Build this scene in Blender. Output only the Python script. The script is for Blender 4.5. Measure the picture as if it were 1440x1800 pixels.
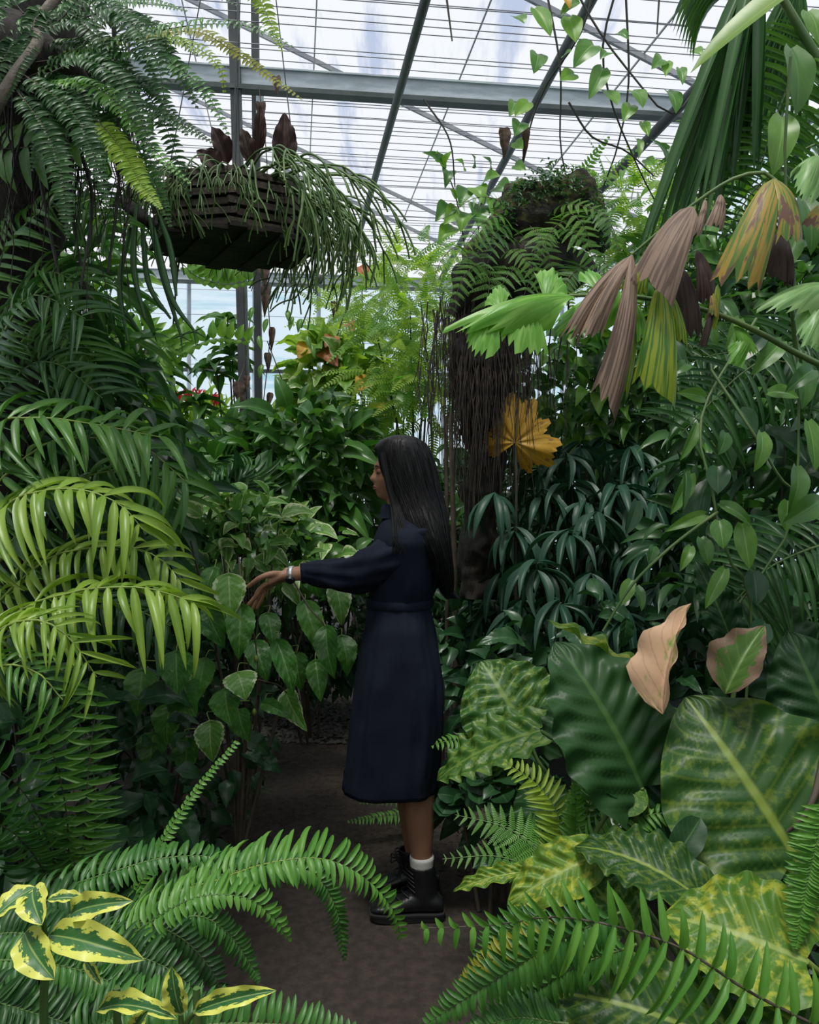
import bpy, math, random
import numpy as np
from mathutils import Vector, Matrix, noise

for o in list(bpy.data.objects):
    bpy.data.objects.remove(o)
scene = bpy.context.scene
COL = scene.collection
V = Vector
PI = math.pi

# ------------------------------------------------------------------ camera
F = 1450.0            # focal length in pixels of a 1440 x 1800 frame
HY = 860.0            # pixel row of the horizon
CH = 1.5              # camera height
cam_d = bpy.data.cameras.new('camera')
cam_d.sensor_width = 36.0
cam_d.lens = F / 1800.0 * 36.0
cam_d.shift_y = -(900.0 - HY) / 1800.0
cam_d.clip_end = 200
cam = bpy.data.objects.new('camera', cam_d)
cam.location = (0, 0, CH)
cam.rotation_euler = (PI / 2, 0, 0)
COL.objects.link(cam)
scene.camera = cam

# ------------------------------------------------------------------ light
world = bpy.data.worlds.new('overcast_sky')
scene.world = world
world.use_nodes = True
wn = world.node_tree.nodes
wn['Background'].inputs[0].default_value = (0.94, 0.96, 1.0, 1)
wn['Background'].inputs[1].default_value = 1.0
sun_d = bpy.data.lights.new('hazy_sun', 'SUN')
sun_d.energy = 5.0
sun_d.angle = math.radians(14)
sun_d.color = (1.0, 0.96, 0.84)
sun = bpy.data.objects.new('hazy_sun', sun_d)
sun.location = (0, 2, 9)
sun.rotation_euler = (V((0.10, 0.28, -1.0))).to_track_quat('-Z', 'Y').to_euler()
COL.objects.link(sun)
vs = scene.view_settings
vs.view_transform = 'Standard'
vs.look = 'None'
vs.exposure = 0.0
vs.gamma = 1.0
vs.use_curve_mapping = False
scene.cycles.transparent_max_bounces = 16

# ------------------------------------------------------------------ helpers
def P(px, py, y):
    return V(((px - 720.0) * y / F, y, CH - (py - HY) * y / F))

def pp(t):
    return P(*t)

class MD:
    """verts, quad/tri faces, per-vertex uv, per-vertex random"""
    def __init__(s):
        s.v = []; s.f = []; s.uv = []; s.r = []; s.n = 0
    def add(s, v, f, uv, r=0.0):
        v = np.asarray(v, float)
        s.v.append(v); s.uv.append(np.asarray(uv, float))
        s.r.append(np.full(len(v), r))
        f = np.asarray(f, int)
        s.f.append(f + s.n)
        s.n += len(v)
    def mesh(s, name, mat, smooth=True):
        me = bpy.data.meshes.new(name)
        vv = np.concatenate(s.v); uv = np.concatenate(s.uv); rr = np.concatenate(s.r)
        me.vertices.add(len(vv))
        me.vertices.foreach_set('co', vv.astype(np.float32).ravel())
        loops = np.concatenate([f.ravel() for f in s.f])
        tot = np.concatenate([np.full(len(f), f.shape[1]) for f in s.f])
        start = np.concatenate([[0], np.cumsum(tot)[:-1]])
        me.loops.add(len(loops)); me.polygons.add(len(tot))
        me.loops.foreach_set('vertex_index', loops.astype(np.int32))
        me.polygons.foreach_set('loop_start', start.astype(np.int32))
        me.polygons.foreach_set('loop_total', tot.astype(np.int32))
        ul = me.uv_layers.new(name='UVMap')
        ul.data.foreach_set('uv', uv[loops].astype(np.float32).ravel())
        at = me.attributes.new('rnd', 'FLOAT', 'POINT')
        at.data.foreach_set('value', rr.astype(np.float32))
        me.polygons.foreach_set('use_smooth', np.full(len(tot), smooth))
        me.update(calc_edges=True)
        if mat: me.materials.append(M[mat] if isinstance(mat, str) else mat)
        return me

def tag(o, label=None, cat=None, group=None, kind=None):
    if label: o['label'] = label
    if cat: o['category'] = cat
    if group: o['group'] = group
    if kind: o['kind'] = kind
    return o

def empty(name, loc, label=None, cat=None, group=None, kind=None):
    o = bpy.data.objects.new(name, None)
    o.empty_display_size = 0.1
    o.location = loc
    COL.objects.link(o)
    return tag(o, label, cat, group, kind)

ROOTLOC = {}
def wloc(o):
    """world translation of a parent chain that only translates"""
    l = V(o.location)
    while o.parent:
        o = o.parent; l = l + o.location
    return l

def place(name, me, mat4, parent=None):
    o = bpy.data.objects.new(name, me)
    if parent:
        o.parent = parent
        mat4 = Matrix.Translation(-wloc(parent)) @ mat4
    o.matrix_basis = mat4
    COL.objects.link(o)
    return o

def obj(name, me, parent=None, loc=None):
    """mesh given in world coordinates; origin moved to loc (or parent's base)"""
    o = bpy.data.objects.new(name, me)
    if parent:
        if loc is None: loc = wloc(parent)
    if loc is not None:
        me.transform(Matrix.Translation(-V(loc)))
    if parent:
        o.parent = parent
        o.location = V(loc) - wloc(parent)
    elif loc is not None:
        o.location = loc
    COL.objects.link(o)
    return o

def frame(base, y, z, sx=1, sy=1, sz=1):
    y = V(y)
    if y.length < 1e-9: y = V((0, 0, 1))
    y = y.normalized()
    z = V(z)
    x = y.cross(z)
    if x.length < 1e-5: x = y.cross(V((0.3, 0.2, 1)))
    x.normalize()
    z = x.cross(y)
    m = Matrix(((x.x * sx, y.x * sy, z.x * sz, base[0]),
                (x.y * sx, y.y * sy, z.y * sz, base[1]),
                (x.z * sx, y.z * sy, z.z * sz, base[2]),
                (0, 0, 0, 1)))
    return m

def catmull(pts, n):
    pts = [V(p) for p in pts]
    if len(pts) == 2:
        return [pts[0].lerp(pts[1], i / (n - 1)) for i in range(n)]
    q = [pts[0] * 2 - pts[1]] + pts + [pts[-1] * 2 - pts[-2]]
    # parametrise by chord length
    ch = [0]
    for a, b in zip(pts, pts[1:]): ch.append(ch[-1] + max((b - a).length, 1e-6))
    out = []
    for i in range(n):
        s = ch[-1] * i / (n - 1)
        k = 0
        while k < len(pts) - 2 and s > ch[k + 1]: k += 1
        t = (s - ch[k]) / (ch[k + 1] - ch[k])
        p0, p1, p2, p3 = q[k], q[k + 1], q[k + 2], q[k + 3]
        out.append(0.5 * ((2 * p1) + (p2 - p0) * t + (2 * p0 - 5 * p1 + 4 * p2 - p3) * t * t + (3 * p1 - p0 - 3 * p2 + p3) * t ** 3))
    return out

def tube(md, pts, r0, r1=None, ns=6, rad=None, r=0.0, cap=True):
    pts = [V(p) for p in pts]
    n = len(pts)
    if r1 is None: r1 = r0
    vs_, uv = [], []
    up = V((0.13, 0.21, 1)).normalized()
    prev = None
    for i, p in enumerate(pts):
        t = (pts[min(i + 1, n - 1)] - pts[max(i - 1, 0)])
        if t.length < 1e-9: t = V((0, 0, 1))
        t.normalize()
        a = prev if prev is not None else up
        x = a - t * a.dot(t)
        if x.length < 1e-4: x = V((1, 0, 0)) - t * t.x
        x.normalize(); prev = x
        y = t.cross(x)
        rr = rad(i / (n - 1)) if rad else r0 + (r1 - r0) * i / (n - 1)
        for k in range(ns):
            a_ = 2 * PI * k / ns
            vs_.append(p + x * (rr * math.cos(a_)) + y * (rr * math.sin(a_)))
            uv.append((k / ns, i / (n - 1)))
    f = []
    for i in range(n - 1):
        for k in range(ns):
            k2 = (k + 1) % ns
            f.append((i * ns + k, i * ns + k2, (i + 1) * ns + k2, (i + 1) * ns + k))
    base = len(vs_)
    md.add([tuple(v) for v in vs_], f, uv, r)
    if cap:
        for e in (0, n - 1):
            c = pts[e]
            ring = vs_[e * ns:(e + 1) * ns]
            vv = [tuple(c)] + [tuple(v) for v in ring]
            ff = [(0, k + 1, (k + 1) % ns + 1) if e else (0, (k + 1) % ns + 1, k + 1) for k in range(ns)]
            md.add(vv, ff, [(0.5, 0.5)] * len(vv), r)

def box(md, c, s, rot=None, r=0.0):
    c = V(c)
    vv = []
    for x in (-1, 1):
        for y in (-1, 1):
            for z in (-1, 1):
                p = V((x * s[0] / 2, y * s[1] / 2, z * s[2] / 2))
                if rot: p = rot @ p
                vv.append(tuple(c + p))
    f = [(0, 1, 3, 2), (4, 6, 7, 5), (0, 4, 5, 1), (2, 3, 7, 6), (0, 2, 6, 4), (1, 5, 7, 3)]
    md.add(vv, f, [(0, 0), (0, 1), (1, 0), (1, 1)] * 2, r)

def bar_md(a, b, w, h, roll=None):
    """box bar between two points, width w (horizontal) height h"""
    a, b = V(a), V(b)
    md = MD()
    m = frame((a + b) / 2, b - a, V((0, 0, 1)))
    box(md, (a + b) / 2, (w, (b - a).length, h), m.to_3x3())
    return md

# ------------------------------------------------------------------ materials
M = {}
def nmat(name):
    m = bpy.data.materials.new(name)
    m.use_nodes = True
    m.node_tree.nodes.clear()
    M[name] = m
    return m

class N:
    def __init__(s, m): s.t = m.node_tree
    def n(s, typ, **k):
        d = s.t.nodes.new(typ)
        for a, b in k.items(): setattr(d, a, b)
        return d
    def l(s, a, b): s.t.links.new(a, b)
    def math(s, op, a, b=None, c=None, clamp=False):
        d = s.n('ShaderNodeMath', operation=op); d.use_clamp = clamp
        for i, x in enumerate((a, b, c)):
            if x is None: continue
            if isinstance(x, (int, float)): d.inputs[i].default_value = x
            else: s.l(x, d.inputs[i])
        return d.outputs[0]
    def mrange(s, v, a, b, c=0.0, d=1.0):
        q = s.n('ShaderNodeMapRange'); q.clamp = True
        q.interpolation_type = 'SMOOTHSTEP'
        s.l(v, q.inputs[0])
        for i, x in enumerate((a, b, c, d)): q.inputs[i + 1].default_value = x
        return q.outputs[0]
    def mix(s, f, a, b, mode='MIX'):
        d = s.n('ShaderNodeMix', data_type='RGBA', blend_type=mode)
        if isinstance(f, (int, float)): d.inputs[0].default_value = f
        else: s.l(f, d.inputs[0])
        for i, x in ((6, a), (7, b)):
            if isinstance(x, tuple): d.inputs[i].default_value = (*x[:3], 1)
            else: s.l(x, d.inputs[i])
        return d.outputs[2]
    def noise(s, vec, scale, detail=2, rough=0.5):
        d = s.n('ShaderNodeTexNoise')
        d.inputs['Scale'].default_value = scale
        d.inputs['Detail'].default_value = detail
        d.inputs['Roughness'].default_value = rough
        if vec is not None: s.l(vec, d.inputs['Vector'])
        return d.outputs[0]

def leafmat(name, c1, c2, vein=None, nv=9, vk=0.35, vs=0.5, edge=None, edge_at=0.6, mott=None, mott_s=6.0, mott_at=0.55,
            spot=None, spot_at=0.62, rough=0.42, trans=0.28, tcol=None, stripe=None, spec=0.4):
    m = nmat(name); k = N(m)
    uvn = k.n('ShaderNodeUVMap'); sep = k.n('ShaderNodeSeparateXYZ'); k.l(uvn.outputs[0], sep.inputs[0])
    u, v = sep.outputs[0], sep.outputs[1]
    au = k.math('MULTIPLY', k.math('ABSOLUTE', k.math('SUBTRACT', u, 0.5)), 2.0)
    oi = k.n('ShaderNodeObjectInfo'); at = k.n('ShaderNodeAttribute', attribute_name='rnd')
    rnd = k.math('FRACT', k.math('ADD', oi.outputs['Random'], at.outputs['Fac']))
    tc = k.n('ShaderNodeTexCoord')
    vadd = k.n('ShaderNodeVectorMath', operation='ADD')
    comb = k.n('ShaderNodeCombineXYZ')
    k.l(k.math('MULTIPLY', rnd, 37.0), comb.inputs[0]); k.l(k.math('MULTIPLY', rnd, 11.0), comb.inputs[1])
    k.l(uvn.outputs[0], vadd.inputs[0]); k.l(comb.outputs[0], vadd.inputs[1])
    pos = vadd.outputs[0]
    nz = k.noise(pos, 3.0, 3)
    f = k.math('ADD', k.math('MULTIPLY', rnd, 0.75), k.math('MULTIPLY', k.math('SUBTRACT', nz, 0.5), 0.9), clamp=True)
    col = k.mix(f, c1, c2)
    if stripe:
        st = k.n('ShaderNodeTexNoise'); st.inputs['Scale'].default_value = 1.0; st.inputs['Detail'].default_value = 2
        mp = k.n('ShaderNodeVectorMath', operation='MULTIPLY'); mp.inputs[1].default_value = (14, 1.6, 1)
        k.l(pos, mp.inputs[0]); k.l(mp.outputs[0], st.inputs['Vector'])
        col = k.mix(k.mrange(st.outputs[0], 0.46, 0.58), col, stripe)
    if mott:
        mn = k.noise(pos, mott_s, 4, 0.65)
        col = k.mix(k.mrange(mn, mott_at - 0.06, mott_at + 0.1), col, mott)
    if edge:
        en = k.noise(pos, 9.0, 3, 0.6)
        e = k.math('ADD', au, k.math('MULTIPLY', k.math('SUBTRACT', en, 0.5), 1.3))
        col = k.mix(k.mrange(e, edge_at - 0.04, edge_at + 0.04), col, edge)
    if spot:
        sn = k.noise(pos, 2.2, 4, 0.6)
        sn = k.math('ADD', sn, k.math('MULTIPLY', v, 0.10))
        col = k.mix(k.mrange(sn, spot_at, spot_at + 0.06), col, spot)
    if vein:
        mid = k.mrange(au, 0.02, 0.07, 1.0, 0.0)
        s = k.math('FRACT', k.math('MULTIPLY', k.math('SUBTRACT', v, k.math('MULTIPLY', au, vk)), float(nv)))
        sv = k.mrange(k.math('ABSOLUTE', k.math('SUBTRACT', s, 0.5)), 0.02, 0.10, vs, 0.0)
        vm = k.math('MAXIMUM', k.math('MULTIPLY', mid, 0.85), sv)
        col = k.mix(vm, col, vein)
    b = k.n('ShaderNodeBsdfPrincipled')
    k.l(col, b.inputs['Base Color'])
    b.inputs['Roughness'].default_value = rough
    b.inputs['Specular IOR Level'].default_value = spec
    out = k.n('ShaderNodeOutputMaterial')
    if trans > 0:
        tr = k.n('ShaderNodeBsdfTranslucent')
        k.l(k.mix(1.0, col, tcol or (1.5, 1.7, 0.8), 'MULTIPLY'), tr.inputs[0])
        ms = k.n('ShaderNodeMixShader'); ms.inputs[0].default_value = trans
        k.l(b.outputs[0], ms.inputs[1]); k.l(tr.outputs[0], ms.inputs[2])
        k.l(ms.outputs[0], out.inputs[0])
    else:
        k.l(b.outputs[0], out.inputs[0])
    return m

def plain(name, c1, c2=None, rough=0.6, metal=0.0, scale=8.0, bump=0.0, bscale=30.0, detail=4, stretch=None, sheen=0.0, spec=0.5, lo=0.35, hi=0.65, coord='Object'):
    m = nmat(name); k = N(m)
    tc = k.n('ShaderNodeTexCoord')
    vec = tc.outputs[coord]
    if stretch:
        mp = k.n('ShaderNodeVectorMath', operation='MULTIPLY'); mp.inputs[1].default_value = stretch
        k.l(vec, mp.inputs[0]); vec = mp.outputs[0]
    b = k.n('ShaderNodeBsdfPrincipled')
    if c2:
        nz = k.noise(vec, scale, detail, 0.6)
        k.l(k.mix(k.mrange(nz, lo, hi), c1, c2), b.inputs['Base Color'])
    else:
        b.inputs['Base Color'].default_value = (*c1, 1)
    b.inputs['Roughness'].default_value = rough
    b.inputs['Metallic'].default_value = metal
    b.inputs['Specular IOR Level'].default_value = spec
    if sheen:
        b.inputs['Sheen Weight'].default_value = sheen
        b.inputs['Sheen Roughness'].default_value = 0.5
    if bump:
        bn = k.n('ShaderNodeBump'); bn.inputs['Strength'].default_value = bump; bn.inputs['Distance'].default_value = 0.02
        k.l(k.noise(vec, bscale, 5, 0.65), bn.inputs['Height'])
        k.l(bn.outputs[0], b.inputs['Normal'])
    out = k.n('ShaderNodeOutputMaterial')
    k.l(b.outputs[0], out.inputs[0])
    return m

def glassmat(name, clear, tint, dirt, transl=0.35, dirt_amt=0.5, streak=(0.6, 6, 1), seed=0.0):
    """dusty greenhouse glazing: mostly see-through, partly milky, with dirt streaks"""
    m = nmat(name); k = N(m)
    tc = k.n('ShaderNodeTexCoord')
    mp = k.n('ShaderNodeVectorMath', operation='MULTIPLY'); mp.inputs[1].default_value = streak
    k.l(tc.outputs['Object'], mp.inputs[0])
    nz = k.noise(mp.outputs[0], 1.0, 5, 0.6)
    df = k.mrange(nz, 0.5, 0.68, 0.0, dirt_amt)
    col = k.mix(df, clear, dirt)
    tp = k.n('ShaderNodeBsdfTransparent'); k.l(col, tp.inputs[0])
    tl = k.n('ShaderNodeBsdfTranslucent'); k.l(k.mix(df, tint, dirt), tl.inputs[0])
    ms = k.n('ShaderNodeMixShader'); ms.inputs[0].default_value = transl
    k.l(tp.outputs[0], ms.inputs[1]); k.l(tl.outputs[0], ms.inputs[2])
    out = k.n('ShaderNodeOutputMaterial'); k.l(ms.outputs[0], out.inputs[0])
    return m

# leaves (linear albedo)
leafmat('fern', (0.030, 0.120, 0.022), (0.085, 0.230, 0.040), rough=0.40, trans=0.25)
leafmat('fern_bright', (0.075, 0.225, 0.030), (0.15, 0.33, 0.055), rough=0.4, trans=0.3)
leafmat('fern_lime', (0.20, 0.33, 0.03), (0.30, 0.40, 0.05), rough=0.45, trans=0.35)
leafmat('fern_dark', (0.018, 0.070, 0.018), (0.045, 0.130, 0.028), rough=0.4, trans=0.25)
leafmat('fern_yellow', (0.30, 0.28, 0.03), (0.20, 0.26, 0.03), rough=0.5, trans=0.35)
leafmat('lacy', (0.18, 0.32, 0.025), (0.34, 0.46, 0.06), rough=0.5, trans=0.5)
leafmat('lacy_green', (0.08, 0.22, 0.025), (0.17, 0.34, 0.05), rough=0.5, trans=0.42)
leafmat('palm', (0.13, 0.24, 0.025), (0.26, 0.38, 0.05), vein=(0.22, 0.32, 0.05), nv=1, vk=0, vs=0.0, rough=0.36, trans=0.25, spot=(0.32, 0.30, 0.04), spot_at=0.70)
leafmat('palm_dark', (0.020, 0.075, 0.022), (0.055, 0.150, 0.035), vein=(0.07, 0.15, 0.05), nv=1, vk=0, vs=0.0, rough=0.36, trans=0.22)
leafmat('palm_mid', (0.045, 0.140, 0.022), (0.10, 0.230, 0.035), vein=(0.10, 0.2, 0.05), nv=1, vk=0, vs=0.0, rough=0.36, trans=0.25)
leafmat('fan', (0.035, 0.100, 0.035), (0.075, 0.170, 0.055), rough=0.35, trans=0.2)
leafmat('hibiscus', (0.035, 0.140, 0.020), (0.085, 0.240, 0.035), vein=(0.17, 0.31, 0.08), nv=7, vk=0.38, vs=0.45, rough=0.38, trans=0.25, mott=(0.17, 0.32, 0.09), mott_at=0.62)
leafmat('hibiscus_pale', (0.08, 0.22, 0.03), (0.14, 0.32, 0.06), vein=(0.30, 0.42, 0.16), nv=7, vk=0.38, vs=0.5, edge=(0.42, 0.50, 0.28), edge_at=0.86, rough=0.38, trans=0.3)
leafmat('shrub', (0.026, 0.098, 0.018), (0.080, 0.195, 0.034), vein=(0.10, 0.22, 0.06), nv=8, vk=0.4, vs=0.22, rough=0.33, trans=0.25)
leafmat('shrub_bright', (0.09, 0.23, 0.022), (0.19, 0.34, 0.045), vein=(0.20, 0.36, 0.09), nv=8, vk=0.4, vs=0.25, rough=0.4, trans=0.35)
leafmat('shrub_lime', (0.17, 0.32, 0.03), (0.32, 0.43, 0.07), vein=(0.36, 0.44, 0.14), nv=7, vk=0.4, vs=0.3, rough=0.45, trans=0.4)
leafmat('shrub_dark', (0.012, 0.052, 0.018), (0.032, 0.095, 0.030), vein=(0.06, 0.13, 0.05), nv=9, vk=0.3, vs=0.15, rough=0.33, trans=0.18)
leafmat('mango', (0.012, 0.048, 0.030), (0.032, 0.090, 0.050), vein=(0.07, 0.14, 0.09), nv=14, vk=0.25, vs=0.12, rough=0.42, spec=.28, trans=0.15, tcol=(1.3, 1.6, 0.9))
leafmat('vine', (0.060, 0.175, 0.026), (0.15, 0.29, 0.050), vein=(0.20, 0.36, 0.12), nv=4, vk=0.5, vs=0.15, rough=0.36, trans=0.3)
leafmat('giant', (0.012, 0.050, 0.010), (0.028, 0.085, 0.015), vein=(0.20, 0.27, 0.045), nv=8, vk=0.25, vs=0.22, mott=(0.085, 0.14, 0.018), mott_s=11.0, mott_at=0.54, rough=0.42, trans=0.15, spec=.28)
leafmat('giant_dark', (0.010, 0.042, 0.012), (0.022, 0.070, 0.017), vein=(0.05, 0.12, 0.03), nv=8, vk=0.3, vs=0.2, rough=0.42, trans=0.14, spec=.25)
leafmat('giant_lime', (0.07, 0.17, 0.02), (0.16, 0.26, 0.03), vein=(0.30, 0.38, 0.10), nv=8, vk=0.25, vs=0.3, mott=(0.33, 0.37, 0.04), mott_s=7.0, mott_at=0.53, rough=0.42, trans=0.22, spec=.3)
leafmat('giant_crinkle', (0.028, 0.095, 0.015), (0.058, 0.15, 0.024), vein=(0.17, 0.26, 0.06), nv=7, vk=0.3, vs=0.3, mott=(0.15, 0.23, 0.04), mott_s=11.0, mott_at=0.53, rough=0.40, trans=0.18, spec=.3)
leafmat('varieg', (0.030, 0.120, 0.038), (0.06, 0.180, 0.05), vein=(0.30, 0.40, 0.12), nv=8, vk=0.3, vs=0.12, edge=(0.66, 0.68, 0.13), edge_at=0.50, rough=0.4, trans=0.2, tcol=(1.1, 1.1, 0.7))
leafmat('white_edge', (0.08, 0.21, 0.035), (0.16, 0.30, 0.06), vein=(0.3, 0.4, 0.15), nv=6, vk=0.35, vs=0.2, edge=(0.48, 0.54, 0.30), edge_at=0.70, rough=0.4, trans=0.25)
leafmat('fish', (0.10, 0.30, 0.03), (0.17, 0.40, 0.05), stripe=(0.22, 0.44, 0.08), rough=0.38, trans=0.3)
leafmat('fish_pale', (0.20, 0.36, 0.12), (0.30, 0.46, 0.18), stripe=(0.16, 0.32, 0.10), rough=0.4, trans=0.25)
leafmat('fish_brown', (0.22, 0.150, 0.108), (0.34, 0.235, 0.165), stripe=(0.11, 0.072, 0.055), rough=0.65, trans=0.12, tcol=(1.3, 1.0, 0.8))
leafmat('fish_dark', (0.040, 0.024, 0.020), (0.080, 0.045, 0.035), stripe=(0.025, 0.015, 0.014), rough=0.7, trans=0.12, tcol=(1.3, 1.0, 0.8))
leafmat('fish_yellow', (0.24, 0.33, 0.03), (0.40, 0.42, 0.03), stripe=(0.06, 0.18, 0.03), rough=0.45, trans=0.3, tcol=(1.3, 1.3, 0.7))
leafmat('fish_orange', (0.42, 0.26, 0.05), (0.30, 0.25, 0.05), stripe=(0.09, 0.20, 0.04), spot=(0.16, 0.08, 0.06), spot_at=0.60, rough=0.5, trans=0.25, tcol=(1.3, 1.1, 0.7))
leafmat('yellow_leaf', (0.46, 0.24, 0.02), (0.54, 0.31, 0.03), vein=(0.60, 0.42, 0.08), nv=6, vk=0.0, vs=0.3, spot=(0.30, 0.14, 0.03), spot_at=0.70, rough=0.5, trans=0.3, tcol=(1.3, 1.1, 0.6))
leafmat('dead', (0.06, 0.042, 0.034), (0.13, 0.092, 0.070), vein=(0.06, 0.035, 0.025), nv=6, vk=0.4, vs=0.3, rough=0.75, trans=0.1, tcol=(1.2, 1.0, 0.8))
leafmat('dead_pink', (0.48, 0.30, 0.19), (0.60, 0.40, 0.26), vein=(0.28, 0.14, 0.08), nv=6, vk=0.4, vs=0.3, mott=(0.14, 0.26, 0.04), mott_s=3.0, mott_at=0.60, rough=0.65, trans=0.1)
leafmat('brown_green', (0.05, 0.11, 0.02), (0.08, 0.14, 0.025), vein=(0.12, 0.2, 0.04), nv=6, vk=0.3, vs=0.3, edge=(0.16, 0.10, 0.07), edge_at=0.62, rough=0.5, trans=0.1)
leafmat('autumn', (0.30, 0.06, 0.04), (0.42, 0.14, 0.05), vein=(0.5, 0.3, 0.1), nv=6, vk=0.4, vs=0.3, rough=0.5, trans=0.3, tcol=(1.3, 1.0, 0.7))
leafmat('cactus', (0.050, 0.115, 0.025), (0.120, 0.200, 0.045), rough=0.45, trans=0.0)
leafmat('red_flower', (0.60, 0.03, 0.05), (0.70, 0.06, 0.09), rough=0.5, trans=0.3, tcol=(1.2, 0.8, 0.8))
plain('stem_green', (0.06, 0.13, 0.03), (0.10, 0.16, 0.04), 0.5)
plain('stem_lime', (0.20, 0.27, 0.05), (0.14, 0.2, 0.04), 0.45)
plain('stem_dark', (0.018, 0.020, 0.012), (0.035, 0.03, 0.02), 0.6)
plain('stem_brown', (0.05, 0.038, 0.025), (0.09, 0.07, 0.05), 0.7)
plain('bark', (0.007, 0.006, 0.005), (0.026, 0.021, 0.016), 0.9, scale=14, bump=0.8, bscale=25, stretch=(1, 1, 0.25))
plain('root', (0.018, 0.014, 0.011), (0.060, 0.046, 0.036), 0.85, scale=20)
plain('aerial', (0.12, 0.10, 0.08), (0.20, 0.17, 0.14), 0.8, scale=18, bump=0.5)
plain('moss', (0.012, 0.010, 0.006), (0.070, 0.066, 0.016), 0.95, scale=9, bump=1.0, bscale=45, stretch=(1, 1, 2.5), lo=.42, hi=.58)
plain('soil', (0.010, 0.008, 0.006), (0.022, 0.018, 0.014), 0.95, scale=5, bump=0.8, bscale=40)
plain('path', (0.030, 0.022, 0.017), (0.062, 0.044, 0.034), 0.92, scale=26, bump=0.9, bscale=90, detail=6)
plain('pebble', (0.05, 0.047, 0.042), (0.10, 0.095, 0.085), 0.85, scale=30)
plain('steel', (0.035, 0.052, 0.050), (0.070, 0.090, 0.085), 0.55, metal=0.0, scale=4)
plain('steel_pale', (0.36, 0.42, 0.45), (0.50, 0.57, 0.60), 0.5, metal=0.1, scale=3, stretch=(1, 6, 6))
plain('steel_dark', (0.025, 0.030, 0.032), (0.045, 0.05, 0.05), 0.6, scale=6)
plain('rafter', (0.20, 0.22, 0.24), (0.28, 0.30, 0.32), 0.6, scale=4)
plain('wire', (0.22, 0.23, 0.27), None, 0.5, metal=0.2)
plain('plastic_black', (0.01, 0.01, 0.012), None, 0.45)
plain('basket', (0.012, 0.010, 0.008), (0.040, 0.030, 0.022), 0.85, scale=12, stretch=(1, 1, 4), bump=0.4)
plain('basket_slat', (0.050, 0.040, 0.030), (0.100, 0.080, 0.058), 0.8, scale=10, bump=0.4)
plain('mullion', (0.42, 0.47, 0.50), (0.5, 0.55, 0.58), 0.5)
plain('rope', (0.10, 0.09, 0.08), None, 0.9)
glassmat('roof_glass', (0.75, 0.765, 0.80), (0.80, 0.82, 0.87), (0.40, 0.47, 0.63), 0.20, 0.9, (2.2, 0.35, 1))
glassmat('wall_glass', (0.74, 0.88, 0.95), (0.85, 0.95, 1.0), (0.40, 0.68, 0.80), 0.30, 0.75, (0.35, 1, 5.0))
# person
plain('cotton', (0.0075, 0.0098, 0.0190), (0.0105, 0.0135, 0.0250), 0.8, scale=6, bump=0.10, bscale=300, spec=0.12)
plain('hair', (0.0035, 0.0034, 0.0042), (0.011, 0.0105, 0.012), 0.48, scale=1.0, stretch=(60, 60, 2), spec=0.22)
plain('skin', (0.30, 0.150, 0.092), (0.34, 0.175, 0.108), 0.5, scale=9, spec=0.4)
plain('lip', (0.20, 0.065, 0.055), None, 0.42)
plain('eye_white', (0.30, 0.27, 0.25), None, 0.25)
plain('iris', (0.012, 0.008, 0.006), None, 0.2)
plain('leather', (0.0065, 0.0068, 0.0075), (0.010, 0.010, 0.011), 0.34, scale=30, bump=0.15, bscale=120)
plain('rubber', (0.012, 0.012, 0.013), None, 0.6)
plain('sock', (0.62, 0.60, 0.57), None, 0.85, bump=0.3, bscale=300)
plain('chrome', (0.62, 0.64, 0.66), None, 0.25, metal=0.8)
plain('plain_white', (0.78, 0.78, 0.78), None, 0.7)

# ------------------------------------------------------------------ leaf templates (unit length along +Y, unit width along X, face +Z)
def pr_ovate(t): return max(0.0, math.sin(PI * t ** 0.62)) ** 0.85 * (1 - 0.18 * t) * 1.06
def pr_heart(t): return (max(0.0, math.sin(PI * (0.04 + 0.96 * t) ** 0.80))) ** 0.75 * (1 - .12 * t)
def pr_lance(t): return max(0.0, math.sin(PI * t ** 0.8)) ** 0.85
def pr_strap(t): return min(1.0, 0.25 + t * 5) * (1 - t ** 2.6) ** 0.8
def pr_pinna(t): return min(1.0, 0.45 + t * 6) * (1 - t ** 2.2) ** 0.7
def pr_round(t): return math.sqrt(max(0.0, 1 - (2 * t - 1) ** 2))
def pr_ell(t): return max(0.0, math.sin(PI * t ** 0.85)) ** 0.62 * (1 - max(0, t - .9) * 4)
def pr_giant(t): return (max(0.0, math.sin(PI * (0.10 + 0.90 * t) ** 0.80))) ** 0.75

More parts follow.
